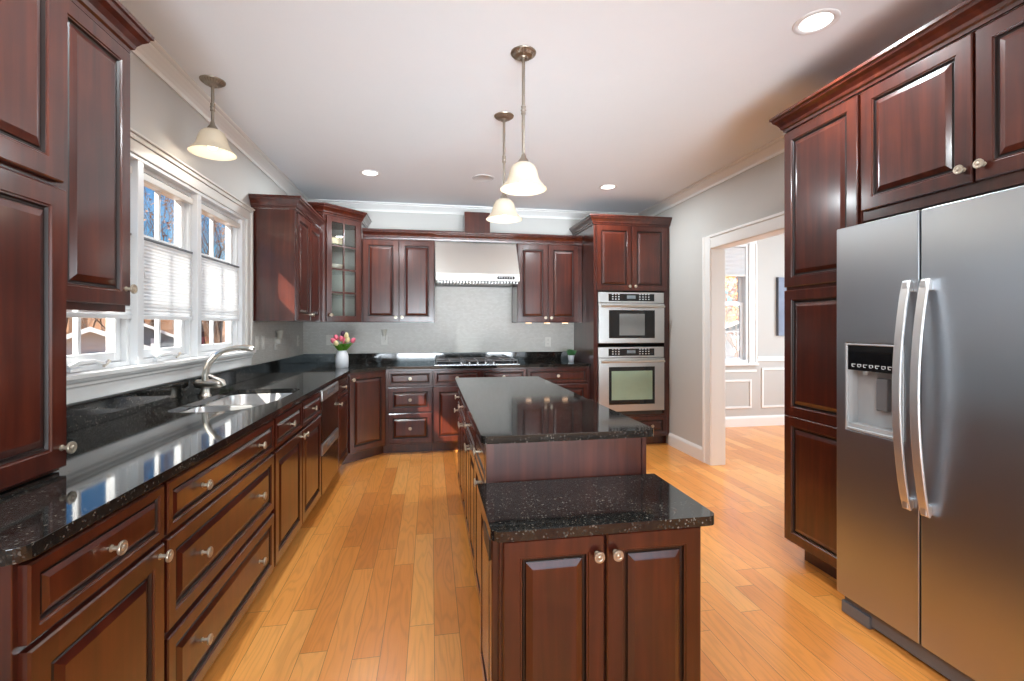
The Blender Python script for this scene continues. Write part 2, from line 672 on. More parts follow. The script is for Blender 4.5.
floor = MB().box(XL - 0.2, XD + 0.2, YF - 0.2, YB + 0.2, -0.10, 0.0).build('floor', FLOOR)
struct(floor)
ceil = MB().box(XL - 0.2, XD + 0.2, YF - 0.2, YB + 0.2, ZC, ZC + 0.12).build('ceiling', CEIL)
struct(ceil)


def wall_with_holes(name, axis, a0, a1, p0, p1, holes, m=WALL, ztop=ZC):
    """axis 'x': wall runs along x between a0,a1, thickness p0..p1 in y. holes (h0,h1,z0,z1)."""
    mb = MB()
    cuts = sorted(holes)
    segs = []
    cur = a0
    for h0, h1, z0, z1 in cuts:
        if h0 > cur:
            segs.append((cur, h0, 0, ztop))
        if z0 > 0:
            segs.append((h0, h1, 0, z0))
        if z1 < ztop:
            segs.append((h0, h1, z1, ztop))
        cur = h1
    if cur < a1:
        segs.append((cur, a1, 0, ztop))
    for s0, s1, z0, z1 in segs:
        if axis == 'x':
            mb.box(s0, s1, p0, p1, z0, z1)
        else:
            mb.box(p0, p1, s0, s1, z0, z1)
    return struct(mb.build(name, m))


WY0, WY1, WZ0, WZ1 = 1.97, 3.895, 1.135, 2.16     # kitchen window opening
wall_with_holes('wall_left', 'y', YF - 0.15, YB, XL - 0.10, XL, [ (WY0, WY1, WZ0, WZ1)])
DW = (3.30, 4.15, 0.84, 2.42)
wall_with_holes('wall_back', 'x', XL - 0.15, XD + 0.15, YB, YB + 0.15, [DW])
DO0, DO1, DOZ = 2.60, 4.04, 2.07
wall_with_holes('wall_right', 'y', YF - 0.15, YB, XR, XR + WT, [(DO0, DO1, 0.0, DOZ)])
wall_with_holes('wall_front', 'x', XL, XD + 0.15, YF - 0.15, YF, [(-0.9, 2.2, 0.08, 2.30)])  # unseen wall set close, its opening made for the added fill lights
wall_with_holes('wall_dining_right', 'y', YF, YB, XD, XD + 0.15, [(2.7, 4.5, 0.7, 2.3)])
wall_with_holes('wall_dining_front', 'x', XR + WT, XD, 1.8, 1.92, [])

struct(MB().box(-4.5, 4.5, -5.4, YF - 0.15, 2.50, 2.62).build('sun_blocker_roof', simple('sun_blocker_paint', srgb(225, 225, 222), 0.8)))  # unseen roof added to keep sun off the floor behind the camera

# white ceiling crown
CR = [(0, 0), (0, -0.092), (0.010, -0.092), (0.011, -0.080), (0.006, -0.076), (0.010, -0.066), (0.024, -0.052), (0.044, -0.036), (0.058, -0.026), (0.060, -0.019), (0.054, -0.016), (0.070, -0.014), (0.078, -0.010), (0.080, 0)]
mb = MB()
e = 0.0005
mb.sweep([(XL + e, YF, ZC - e), (XL + e, YB - e, ZC - e), (XR - e, YB - e, ZC - e), (XR - e, YF, ZC - e)], CR)
struct(mb.build('trim_1', TRIM, smooth=False))

BB = [(0, 0), (0.016, 0), (0.016, 0.105), (0.012, 0.122), (0.006, 0.130), (0.004, 0.138), (0, 0.138)]
struct(MB().sweep([(XR - e, 4.83, 0), (XR - e, 4.16, 0)], BB).build('baseboard_right', TRIM))
mb = MB()
mb.sweep([(XR + WT + e, YB - e, 0), (XD - e, YB - e, 0), (XD - e, 1.93, 0)], BB)
struct(mb.build('baseboard_dining', TRIM))

# door casing on the right wall
mb = MB()
CAS = 0.125
cp = [(0, 0.0), (0.018, 0.0), (0.014, 0.02), (0.014, 0.085), (0.024, 0.10), (0.024, 0.12), (0.0, 0.125)]


def casing_vert(mb, x, sgn, y_in, z0, z1, dirn):
    # cross-section from the opening edge outwards
    pts = [(x + sgn * t, y_in + dirn * u) for t, u in cp]
    mb.prism(pts, z0, z1)


casing_vert(mb, XR - e, -1, DO1, 0, DOZ + CAS, 1)
casing_vert(mb, XR - e, -1, DO0, 0, DOZ + CAS, -1)
for (t0, t1, u0, u1) in ((0, 0.014, 0.0, 0.10), (0, 0.024, 0.10, 0.125)):
    mb.box(XR - t1, XR - e, DO0 + 0.001, DO1 - 0.001, DOZ + u0, DOZ + u1)
mb.box(XR - 0.004, XR + WT + 0.004, DO1 - 0.004, DO1 + 0.004, 0, DOZ)
mb.box(XR - 0.004, XR + WT + 0.004, DO0, DO1, DOZ - 0.004, DOZ + 0.004)
mb.box(XR + WT + e, XR + WT + 0.016, DO1, DO1 + 0.1, 0, DOZ + 0.1)
struct(mb.build('trim_2', TRIM, bevel=0.002, seg=1))

# ------------------------------------------------------------------ kitchen window
mb = MB()
XI = XL + 0.001
# casing frame (top, left, right)
mb.box(XI, XI + 0.020, WY1, WY1 + 0.0645, WZ0 - 0.02, WZ1 - 0.0005)
mb.box(XI, XI + 0.030, WY1 + 0.065, WY1 + 0.095, WZ0 - 0.02, WZ1 + 0.0615)
mb.box(XI, XI + 0.020, WY0 - 0.07, WY0, WZ0 - 0.02, WZ1 - 0.0005)
mb.box(XI, XI + 0.020, WY0 - 0.07, WY1 + 0.0645, WZ1, WZ1 + 0.0615)
mb.box(XI, XI + 0.030, WY0 - 0.07, WY1 + 0.097, WZ1 + 0.062, WZ1 + 0.085)
mb.box(XI, XI + 0.042, WY0 - 0.07, WY1 + 0.10, WZ1 + 0.085, WZ1 + 0.096)
struct(mb.build('trim_3', TRIMG, bevel=0.003, seg=2))
# stool and apron
mb = MB()
mb.box(XL - 0.10, XL + 0.050, WY0 - 0.07, WY1 + 0.105, WZ0 - 0.018, WZ0 + 0.004)
mb.sweep([(XL + e, WY0 - 0.07, WZ0 - 0.018), (XL + e, WY1 + 0.095, WZ0 - 0.018)],
         [(0, 0), (0.040, 0), (0.036, -0.012), (0.026, -0.018), (0.026, -0.030), (0.018, -0.036), (0.018, -0.095), (0, -0.095)])
struct(mb.build('trim_4', TRIM, bevel=0.004, seg=2))
# side and head jambs plus mullions between the three windows
XG = XL - 0.055
mulls = [2.55, 3.14]
mb = MB()
mb.box(XL - 0.095, XL + 0.012, WY0, WY0 + 0.03, WZ0, WZ1)
mb.box(XL - 0.095, XL + 0.004, WY1 - 0.055, WY1, WZ0, WZ1)
mb.box(XL - 0.095, XL + 0.012, WY0, WY1, WZ1 - 0.02, WZ1 + e)
for y in mulls:
    mb.box(XL - 0.095, XL + 0.010, y, y + 0.05, WZ0, WZ1)
struct(mb.build('trim_5', VINYL, bevel=0.003, seg=2))


def casement(n, y0, y1, crank):
    z0, z1 = WZ0 + 0.004, WZ1 - 0.02
    t = bpy.data.objects.new('window_%d' % n, None)
    COL.objects.link(t)
    t.location = (XG, y0, z0)
    struct(t)
    w, h = y1 - y0, z1 - z0
    mb = MB()
    # outer frame, stepped
    fr = 0.022
    for (a, x0, x1) in ((fr, -0.036, 0.03),):
        mb.box(x0, x1, 0, a, 0, h); mb.box(x0, x1, w - a, w, 0, h)
        mb.box(x0, x1, a, w - a, 0, a); mb.box(x0, x1, a, w - a, h - a, h)
    mb.build('window_frame', VINYL, t, bevel=0.002, seg=1)
    mb = MB()
    s0, s1 = fr + 0.002, fr + 0.042
    mb.box(-0.035, 0.005, s0, s1, s0, h - s0); mb.box(-0.035, 0.005, w - s1, w - s0, s0, h - s0)
    mb.box(-0.035, 0.005, s1, w - s1, s0, s1 + 0.004); mb.box(-0.035, 0.005, s1, w - s1, h - s1, h - s0)
    mb.build('sash', VINYL, t, bevel=0.004, seg=2)
    mb = MB()
    mb.box(-0.026, -0.004, w / 2 - 0.009, w / 2 + 0.009, s1, h - s1)
    for zz in (0.33, 0.66):
        mb.box(-0.025, -0.005, s1, w - s1, h * zz - 0.009, h * zz + 0.009)
    mb.build('muntin', VINYL, t, bevel=0.002, seg=1)
    mb = MB()
    mb.box(-0.017, -0.013, s1 - 0.005, w - s1 + 0.005, s1 - 0.005, h - s1 + 0.005)
    mb.build('pane', GLASS, t)
    if crank:
        cy = w * 0.33
        mb = MB()
        mb.box(0.015, 0.05, cy - 0.04, cy + 0.05, 0.003, 0.016)
        mb.tube([(0.035, cy - 0.03, 0.022), (0.04, cy + 0.02, 0.040), (0.045, cy + 0.10, 0.040), (0.048, cy + 0.16, 0.026)], [0.011, 0.010, 0.009, 0.007], 8)
        c = mb.build('crank', VINYL, t, smooth=True)
        MB().tube([(0.048, cy + 0.155, 0.012), (0.052, cy + 0.185, 0.036)], [0.006, 0.009], 10).build('crank_knob', NICKEL, c, smooth=True)
    return t


spans = [(WY0 + 0.03, mulls[0]), (mulls[0] + 0.05, mulls[1]), (mulls[1] + 0.05, WY1 - 0.055)]
for i, (a, b_) in enumerate(spans):
    casement(i + 1, a, b_, i < 2)

sh_lab = ['white pleated shade in the window nearest the wall cabinet, mostly hidden behind it',
          'white pleated shade across the middle of the centre window',
          'white pleated shade across the middle of the window nearest the faucet']
for i, (a, b_) in enumerate(spans):
    t = thing('cellular_shade', sh_lab[i], 'window shade', (XG + 0.018, a + 0.006, 1.365), 0, 'pleated shades in the kitchen windows')
    w = b_ - a - 0.012
    hh = 0.405
    mb = MB()
    n = 21
    for k in range(n):
        z0, z1 = 0.02 + (hh - 0.02) * k / n, 0.02 + (hh - 0.02) * (k + 1) / n
        zm = (z0 + z1) / 2
        mb.poly([(0.017, 0, z0), (0.017, w, z0), (0.021, w, zm), (0.021, 0, zm)])
        mb.poly([(0.021, 0, zm), (0.021, w, zm), (0.017, w, z1), (0.017, 0, z1)])
        mb.poly([(0.010, w, z0), (0.010, 0, z0), (0.002, 0, zm), (0.002, w, zm)])
        mb.poly([(0.002, w, zm), (0.002, 0, zm), (0.010, 0, z1), (0.010, w, z1)])
    mb.build('pleated_fabric', SHADE, t)
    MB().box(0.0, 0.024, 0, w, 0.0, 0.02).build('bottom_rail', VINYL, t, bevel=0.003)
    MB().box(0.0, 0.024, 0, w, hh, hh + 0.012).build('top_rail', GREY_PLASTIC, t, bevel=0.002)
    mb = MB()
    mb.box(-0.004, 0.028, 0, w, 0.705, 0.74)
    mb.build('head_rail', TRIMG, t, bevel=0.003)
    for yy in (0.04, w - 0.04):
        MB().tube([(0.012, yy, hh + 0.012), (0.012, yy, 0.706)], 0.0008, 5).build('lift_cord', VINYL, t)
    MB().tube([(0.030, 0.012, 0.70), (0.032, 0.012, 0.30), (0.034, 0.020, 0.24), (0.035, 0.028, 0.21)], [0.002, 0.002, 0.002, 0.005], 6).build('pull_cord', VINYL, t)

# ------------------------------------------------------------------ dining room
mb = MB()
x0, x1, z0, z1 = DW
t = bpy.data.objects.new('window_4', None); COL.objects.link(t); t.location = (x0, YB + 0.05, z0); struct(t)
w, h = x1 - x0, z1 - z0
mb = MB(); f = 0.04
mb.box(0, f, -0.05, 0.08, 0, h); mb.box(w - f, w, -0.05, 0.08, 0, h); mb.box(f, w - f, -0.05, 0.08, h - f, h); mb.box(f, w - f, -0.05, 0.08, 0, f)
mb.build('window_frame', VINYL, t, bevel=0.003)
for (a, c, yy) in ((0.02, h * 0.51, 0.0), (h * 0.49, h - 0.02, 0.03)):
    mb = MB(); s = f + 0.045
    mb.box(f, s, yy, yy + 0.03, a, c); mb.box(w - s, w - f, yy, yy + 0.03, a, c)
    mb.box(s, w - s, yy, yy + 0.03, a, a + 0.05); mb.box(s, w - s, yy, yy + 0.03, c - 0.045, c)
    for k in (1, 2):
        xx = s + (w - 2 * s) * k / 3
        mb.box(xx - 0.008, xx + 0.008, yy + 0.005, yy + 0.025, a + 0.05, c - 0.045)
    mb.box(s, w - s, yy + 0.005, yy + 0.025, (a + c) / 2 - 0.008, (a + c) / 2 + 0.008)
    so = mb.build('sash', VINYL, t, bevel=0.003)
    MB().box(s - 0.005, w - s + 0.005, yy + 0.013, yy + 0.017, a + 0.04, c - 0.04).build('pane', GLASS, so)
t = thing('cellular_shade', 'white shade drawn down over the top of the dining room window', 'window shade', (x0 + 0.045, YB + 0.01, 1.985))
mb = MB(); n = 20; W2 = w - 0.09; H2 = z1 - 0.05 - 1.985
for k in range(n):
    a, c = 0.03 + (H2 - 0.03) * k / n, 0.03 + (H2 - 0.03) * (k + 1) / n
    m_ = (a + c) / 2
    mb.poly([(0, 0.004, a), (W2, 0.004, a), (W2, -0.004, m_), (0, -0.004, m_)])
    mb.poly([(0, -0.004, m_), (W2, -0.004, m_), (W2, 0.004, c), (0, 0.004, c)])
    mb.poly([(0, 0.012, a), (W2, 0.012, a), (W2, 0.020, m_), (0, 0.020, m_)])
    mb.poly([(0, 0.020, m_), (W2, 0.020, m_), (W2, 0.012, c), (0, 0.012, c)])
mb.build('pleated_fabric', SHADE, t)
MB().box(0, W2, -0.008, 0.022, 0, 0.03).build('bottom_rail', TRIMG, t, bevel=0.003)
# casing, stool, chair rail and picture-frame wainscot of the dining wall
mb = MB()
yw = YB - e
mb.box(x1, x1 + 0.0845, yw - 0.018, yw, z0 + 0.0005, z1 - 0.0005); mb.box(x0 - 0.10, x0, yw - 0.018, yw, z0 + 0.0005, z1 - 0.0005)
mb.box(x1 + 0.085, x1 + 0.11, yw - 0.028, yw, z0 + 0.0005, z1 - 0.0005)
mb.box(x0 - 0.10, x1 + 0.11, yw - 0.018, yw, z1, z1 + 0.10)
mb.box(x0 - 0.12, x1 + 0.12, yw - 0.05, yw + 0.04, z0 - 0.03, z0)
struct(mb.build('trim_6', TRIM, bevel=0.003))
mb = MB()
mb.box(x1 + 0.115, XD, yw - 0.03, yw, 0.895, 0.925); mb.box(x1 + 0.115, XD, yw - 0.015, yw, 0.86, 0.895)
mb.box(XR + WT, x1 + 0.115, yw - 0.012, yw, 0.72, 0.75)


def molding_rect(mb, xa, xb, za, zb):
    g = 0.028
    mb.box(xa, xb, yw - 0.014, yw, za, za + g); mb.box(xa, xb, yw - 0.014, yw, zb - g, zb)
    mb.box(xa, xa + g, yw - 0.014, yw, za + g, zb - g); mb.box(xb - g, xb, yw - 0.014, yw, za + g, zb - g)


molding_rect(mb, 4.34, 5.3, 0.24, 0.77)
molding_rect(mb, 3.35, 4.19, 0.24, 0.62)
struct(mb.build('trim_7', TRIM, bevel=0.003))
t = thing('canvas_picture', 'grey-blue canvas picture on the dining room wall, edge showing past the pantry', 'picture', (4.57, YB - 0.001, 1.20))
PIC = simple('blue_grey_painting', srgb(128, 138, 158), 0.7, noise=0.5, scale=5)
MB().box(0.0, 0.62, -0.035, 0.0, 0.0, 0.78).build('canvas', PIC, t, bevel=0.002)
MB().box(-0.008, 0.0, -0.04, 0.0, 0.0, 0.78).build('canvas_edge', simple('dark_canvas_edge', srgb(88, 90, 98), 0.7), t)

# ------------------------------------------------------------------ cabinetry
REL = lambda st, t=0.020: [(0, 0), (0, -t + 0.004), (0.004, -t), (st - 0.007, -t), (st - 0.004, -t + 0.004), (st, -t + 0.004),
                           (st + 0.004, -t + 0.011), (st + 0.010, -t + 0.0115), (st + 0.013, -t + 0.008), (st + 0.030, -t + 0.0015), (st + 0.033, -t + 0.0005)]
REL_S = lambda st, t=0.020: [(0, 0), (0, -t + 0.004), (0.004, -t), (st - 0.006, -t), (st - 0.003, -t + 0.004), (st, -t + 0.004),
                             (st + 0.003, -t + 0.010), (st + 0.007, -t + 0.0105), (st + 0.009, -t + 0.007), (st + 0.018, -t + 0.002), (st + 0.020, -t + 0.001)]

_knob_me = [None]


def knob(parent, x, z, y=-0.020):
    if _knob_me[0] is None:
        M = Matrix.Rotation(R(90), 4, 'X')
        mb = MB()
        mb.lathe([(0.0085, 0), (0.0085, 0.002), (0.0055, 0.004), (0.005, 0.017), (0.010, 0.020), (0.0165, 0.0215), (0.0175, 0.025), (0.0165, 0.028),
                  (0.0115, 0.0285), (0.0105, 0.0275), (0.0075, 0.0275), (0.006, 0.0295), (0, 0.030)], 20, M)
        o = mb.build('knob', KNOB_MAT, None, smooth=True)
        _knob_me[0] = o.data
    else:
        o = bpy.data.objects.new('knob', _knob_me[0])
        COL.objects.link(o)
    o.parent = parent
    o.location = (x, y, z)
    return o


def door(parent, x0, x1, z0, z1, kx=None, kz=None, name='door', st=0.058, small=False):
    g = 0.003
    mb = MB()
    mb.ring_panel(x0 + g, x1 - g, z0 + g, z1 - g, (REL_S if small else REL)(st))
    d = mb.build(name, CHERRY, parent)
    if kx is not None:
        for k in (kx if isinstance(kx, (list, tuple)) else [kx]):
            knob(d, k, kz)
    return d


def drawer(parent, x0, x1, z0, z1, knobs=1, name='drawer'):
    h = z1 - z0
    if knobs == 2:
        ks = [x0 + (x1 - x0) * 0.22, x0 + (x1 - x0) * 0.78]
    elif knobs == 1:
        ks = [(x0 + x1) / 2]
    else:
        ks = None
    return door(parent, x0, x1, z0, z1, ks, (z0 + z1) / 2, name, 0.030 if h < 0.2 else 0.048, h < 0.2)


def body_solid(parent, w, dep, z0=0.10, z1=0.883, toe=0.075):
    mb = MB()
    mb.box(0, w, 0, dep, z0, z1)
    o = mb.build('body', CHERRY, parent, bevel=0.0015, seg=1)
    if toe:
        MB().box(0, w, toe, dep, 0, z0).build('toe_kick', CHERRY, parent)
    return o


def body_open(parent, w, dep, z0, z1, opening, toe=0.075):
    """panel-built cabinet with an opening (x0,x1,z0,z1) in its face"""
    mb = MB()
    t = 0.018
    mb.box(0, t, 0.02, dep, z0, z1); mb.box(w - t, w, 0.02, dep, z0, z1)
    mb.box(t, w - t, dep - 0.012, dep, z0, z1)
    mb.box(t, w - t, 0.02, dep - 0.012, z0, z0 + t)
    a, b_, c, d = opening
    mb.box(0, a, 0, 0.02, z0, z1); mb.box(b_, w, 0, 0.02, z0, z1)
    if c > z0:
        mb.box(a, b_, 0, 0.02, z0, c)
    if d < z1:
        mb.box(a, b_, 0, 0.02, d, z1)
    o = mb.build('body', CHERRY, parent)
    if toe:
        MB().box(0, w, toe, dep, 0, z0).build('toe_kick', CHERRY, parent)
    return o


FX = -0.79          # left run: face of the boxes (door fronts 2 cm proud)
BD = 0.61
g_l = 'base cabinets under the left counter'
# A: drawer over door, nearest the camera
t = thing('base_cabinet', 'cherry base cabinet at the near end of the left counter, one drawer over one door', 'cabinet', (FX, 1.04, 0), 90)
body_solid(t, 0.488, BD)
drawer(t, 0.010, 0.484, 0.705, 0.868)
door(t, 0.010, 0.484, 0.115, 0.697, 0.455, 0.665)
# B: three wide drawers
t = thing('base_cabinet', 'wide cherry base cabinet of three stacked two-knob drawers under the left counter', 'cabinet', (FX, 1.53, 0), 90)
body_solid(t, 0.968, BD)
drawer(t, 0.006, 0.962, 0.705, 0.868, 2)
drawer(t, 0.006, 0.962, 0.415, 0.697, 2)
drawer(t, 0.006, 0.962, 0.115, 0.400, 2)
# sink base
t = thing('sink_base_cabinet', 'cherry sink base cabinet with two false drawers over two doors, below the faucet', 'cabinet', (FX, 2.50, 0), 90)
body_open(t, 1.006, BD, 0.10, 0.883, (0.03, 0.976, 0.14, 0.70))
drawer(t, 0.006, 0.502, 0.705, 0.868, 1, 'false_drawer')
drawer(t, 0.504, 1.000, 0.705, 0.868, 1, 'false_drawer')
door(t, 0.006, 0.502, 0.115, 0.697, 0.468, 0.665)
door(t, 0.504, 1.000, 0.115, 0.697, 0.538, 0.665)
# dishwasher
t = thing('dishwasher', 'two-drawer stainless steel dishwasher built in below the left counter', 'dishwasher', (FX, 3.508, 0), 90)
MB().box(0.002, 0.588, 0.01, 0.57, 0.10, 0.872).build('tub_housing', BLACK_PLASTIC, t)
MB().box(0.002, 0.588, 0.06, 0.57, 0.0, 0.10).build('toe_kick', BLACK_PLASTIC, t)
for (a, c) in ((0.49, 0.872), (0.115, 0.482)):
    d = MB().box(0.004, 0.586, -0.022, 0.01, a, c - 0.085).build('drawer', steel_mat('dark_stainless', (0.34, 0.30, 0.27), 0.16, 0.3), t, bevel=0.002)
    mb = MB()
    mb.sweep([(0.004, 0.0, c - 0.083), (0.586, 0.0, c - 0.083)], [(-0.01, 0), (0.024, 0), (0.026, 0.008), (0.026, 0.070), (0.020, 0.080), (-0.01, 0.080)])
    h_ = mb.build('handle', STEEL, d)
    MB().box(0.16, 0.43, -0.0275, -0.020, c - 0.060, c - 0.025).build('handle_recess', GREY_PLASTIC, h_, bevel=0.002)
# E narrow
t = thing('base_cabinet', 'narrow cherry base cabinet between the dishwasher and the corner, drawer over door', 'cabinet', (FX, 4.10, 0), 90)
body_solid(t, 0.512, BD)
drawer(t, 0.006, 0.480, 0.705, 0.868)
door(t, 0.006, 0.480, 0.115, 0.697, 0.045, 0.665)
# diagonal corner base
A0 = Vector((FX, 4.6135)); A1 = Vector((-0.4605, 4.943))
t = thing('corner_base_cabinet', 'cherry corner base cabinet with a single angled door, below the vase of tulips', 'cabinet', (A0.x, A0.y, 0), 45)


def to_local(pts, o, ang):
    c, s = math.cos(-R(ang)), math.sin(-R(ang))
    return [((p[0] - o[0]) * c - (p[1] - o[1]) * s, (p[0] - o[0]) * s + (p[1] - o[1]) * c) for p in pts]


poly = [(A0.x, A0.y), (A1.x, A1.y), (A1.x, YB - 0.02), (XL + 0.02, YB - 0.02), (XL + 0.02, A0.y)]
MB().prism(to_local(poly, A0, 45), 0.10, 0.883).build('body', CHERRY, t)
tp = [(A0.x - 0.075, A0.y + 0.003), (A0.x - 0.075, A0.y + 0.031), (A1.x - 0.031, A1.y + 0.075), (A1.x, A1.y + 0.075), (A1.x, YB - 0.02), (XL + 0.02, YB - 0.02), (XL + 0.02, A0.y + 0.003)]
MB().prism(to_local(tp, A0, 45), 0.0, 0.10).build('toe_kick', CHERRY, t)
dw = (A1 - A0).length
door(t, 0.02, dw - 0.015, 0.115, 0.868, 0.052, 0.815, st=0.052)

# back run bases
BY = 4.945
t = thing('base_cabinet', 'cherry base cabinet of three stacked drawers left of the cooktop', 'cabinet', (-0.46, BY, 0), 0)
body_solid(t, 0.478, 0.575)
drawer(t, 0.022, 0.474, 0.705, 0.868)
drawer(t, 0.022, 0.474, 0.435, 0.697)
drawer(t, 0.022, 0.474, 0.115, 0.427)
t = thing('base_cabinet', 'cherry base cabinet with two drawers over two doors, directly under the cooktop', 'cabinet', (0.02, BY, 0), 0)
body_solid(t, 0.998, 0.575)
drawer(t, 0.005, 0.498, 0.705, 0.868)
drawer(t, 0.501, 0.993, 0.705, 0.868)
door(t, 0.005, 0.498, 0.115, 0.697, 0.455, 0.655)
door(t, 0.501, 0.993, 0.115, 0.697, 0.545, 0.655)
t = thing('base_cabinet', 'cherry base cabinet with one wide drawer between the cooktop and the ovens', 'cabinet', (1.02, BY, 0), 0)
body_solid(t, 0.718, 0.575)
drawer(t, 0.005, 0.690, 0.705, 0.868)
drawer(t, 0.005, 0.690, 0.415, 0.697)
drawer(t, 0.005, 0.690, 0.115, 0.407)

# crown used on the cabinets
CC = [(0, 0), (0.010, 0.0), (0.012, 0.014), (0.020, 0.020), (0.024, 0.034), (0.036, 0.052), (0.050, 0.066), (0.054, 0.078), (0.062, 0.082), (0.062, 0.096), (0, 0.096)]


def crown_part(parent, path, z, name='crown_molding', o=None, ang=0):
    pts = to_local(path, o, ang) if o is not None else path
    return MB().sweep([(p[0], p[1], z) for p in pts], CC).build(name, CHERRY, parent)


# --- uppers, back wall
UF = 5.21
UD = YB - 0.004 - UF
t = thing('upper_cabinet', 'cherry two-door wall cabinet left of the range hood', 'cabinet', (-0.728, UF, 0), 0)
MB().box(0, 0.768, 0, UD, 1.37, 2.275).build('body', CHERRY, t)
door(t, 0.004, 0.383, 1.375, 2.262, 0.350, 1.425)
door(t, 0.385, 0.764, 1.375, 2.262, 0.418, 1.425)
t = thing('upper_cabinet', 'cherry two-door wall cabinet between the range hood and the ovens', 'cabinet', (0.962, UF, 0), 0)
MB().box(0, 0.776, 0, UD, 1.37, 2.275).build('body', CHERRY, t)
door(t, 0.004, 0.364, 1.375, 2.262, 0.330, 1.425)
door(t, 0.366, 0.726, 1.375, 2.262, 0.400, 1.425)
for k in range(3):
    xk = 0.16 + 0.22 * k
    p = MB().lathe([(0.0, -0.012), (0.030, -0.012), (0.034, -0.010), (0.034, 0.0)], 20, Matrix.Translation((xk, 0.10, 1.3695))).build('puck_light', PUCK, t, smooth=True)
cr = MB().sweep([(-0.722, UF, 2.277), (1.736, UF, 2.277)], CC)
cr.box(0.045, 0.957, UF + 0.001, UF + 0.02, 2.274, 2.30)
tag(cr.build('crown_molding', CHERRY), 'long straight cherry crown molding running over the range hood', 'molding')
tag(MB().box(0.37, 0.66, 5.24, YB - 0.004, 2.376, 2.615).build('duct_cover', CHERRY, bevel=0.002),
    'square cherry duct cover on top of the cabinets above the hood', 'duct cover')

# --- diagonal upper with glass door
U0 = Vector((-1.052, 4.850)); U1 = Vector((-0.732, 5.170))
ZT = 2.44
t = thing('corner_upper_cabinet', 'tall cherry corner wall cabinet with a paned glass door', 'cabinet', (U0.x, U0.y, 0), 45)
L2 = (U1 - U0).length
loc = lambda pts: to_local(pts, U0, 45)
mb = MB()
W_ = 0.018
full = [(U0.x, U0.y), (U1.x, U1.y), (U1.x, YB - 0.004), (XL + 0.004, YB - 0.004), (XL + 0.004, U0.y)]
mb.prism(loc(full), 1.37, 1.39); mb.prism(loc(full), ZT - 0.02, ZT)
mb.prism(loc([(U1.x - W_, U1.y), (U1.x, U1.y), (U1.x, YB - 0.004), (U1.x - W_, YB - 0.004)]), 1.39, ZT - 0.02)
mb.prism(loc([(XL + 0.004, U0.y), (U0.x, U0.y), (U0.x, U0.y + W_), (XL + 0.004, U0.y + W_)]), 1.39, ZT - 0.02)
mb.box(0, 0.055, 0, 0.02, 1.39, ZT - 0.02); mb.box(L2 - 0.055, L2, 0, 0.02, 1.39, ZT - 0.02)
mb.build('body', CHERRY, t)
mb = MB()
mb.prism(loc([(XL + 0.004, YB - 0.016), (U1.x - W_, YB - 0.016), (U1.x - W_, YB - 0.004), (XL + 0.004, YB - 0.004)]), 1.39, ZT - 0.02)
mb.prism(loc([(XL + 0.004, U0.y + W_), (XL + 0.016, U0.y + W_), (XL + 0.016, YB - 0.016), (XL + 0.004, YB - 0.016)]), 1.39, ZT - 0.02)
mb.build('back_panel', simple('pane_reflection_grey', srgb(176, 170, 162), 0.6), t)  # pale grey stands in for the wall reflected in the glass door
inner = [(U0.x - 0.02, U0.y + 0.03), (U1.x - 0.03, U1.y + 0.02), (U1.x - 0.03, YB - 0.02), (XL + 0.02, YB - 0.02), (XL + 0.02, U0.y + 0.03)]
shz = (1.64, 1.905, 2.165)
for z in shz:
    MB().prism(loc(inner), z, z + 0.008).build('shelf', glass_mat('shelf_glass', (0.9, 0.94, 0.93)), t)
mb = MB()
d0, d1, e0, e1 = 0.030, L2 - 0.030, 1.378, ZT - 0.006
s = 0.056
mb.box(d0, d0 + s, -0.02, 0, e0, e1); mb.box(d1 - s, d1, -0.02, 0, e0, e1)
mb.box(d0 + s, d1 - s, -0.02, 0, e0, e0 + s); mb.box(d0 + s, d1 - s, -0.02, 0, e1 - s, e1)
mb.box((d0 + d1) / 2 - 0.009, (d0 + d1) / 2 + 0.009, -0.018, -0.004, e0 + s, e1 - s)
hh = (e1 - s) - (e0 + s)
for k in (1, 2, 3):
    zz = e0 + s + hh * k / 4
    mb.box(d0 + s, d1 - s, -0.017, -0.005, zz - 0.009, zz + 0.009)
d = mb.build('door', CHERRY, t, bevel=0.002, seg=1)
MB().box(d0 + s - 0.004, d1 - s + 0.004, -0.011, -0.008, e0 + s - 0.004, e1 - s + 0.004).build('pane', GLASS, d)
knob(d, d0 + 0.035, 1.44)
crown_part(t, [(XL + 0.06, U0.y), (U0.x, U0.y), (U1.x, U1.y), (U1.x, YB - 0.004)], ZT, o=U0, ang=45)
# dishes inside
cx, cy = -1.04, 5.16
LACE = simple('patterned_cream_basket', srgb(226, 210, 178), 0.7, noise=0.6, scale=60)
CREAM = simple('cream_ceramic', srgb(232, 226, 212), 0.3)
o = MB().lathe([(0.0, 0.0), (0.085, 0.0), (0.112, 0.012), (0.118, 0.075), (0.112, 0.075), (0.10, 0.012), (0, 0.01)], 28, Matrix.Translation((0, 0, 0))).build('serving_bowl', LACE, smooth=True)
o.location = (cx, cy, shz[2] + 0.0085)
tag(o, 'patterned cream bowl on the top shelf behind the glass door', 'bowl')
o = MB().lathe([(0.0, 0.0), (0.07, 0.0), (0.11, 0.03), (0.125, 0.062), (0.119, 0.062), (0.10, 0.03), (0, 0.01)], 28).build('serving_bowl', CREAM, smooth=True)
o.location = (cx, cy, shz[1] + 0.0085)
tag(o, 'plain off-white bowl on the middle shelf behind the glass door', 'bowl')
o = MB().lathe([(0.0, 0.0), (0.06, 0.0), (0.12, 0.012), (0.14, 0.022), (0.12, 0.018), (0, 0.008)], 28).build('serving_plate', CREAM, smooth=True)
o.location = (cx, cy, shz[0] + 0.0085)
tag(o, 'off-white plate on the lowest shelf behind the glass door', 'plate')

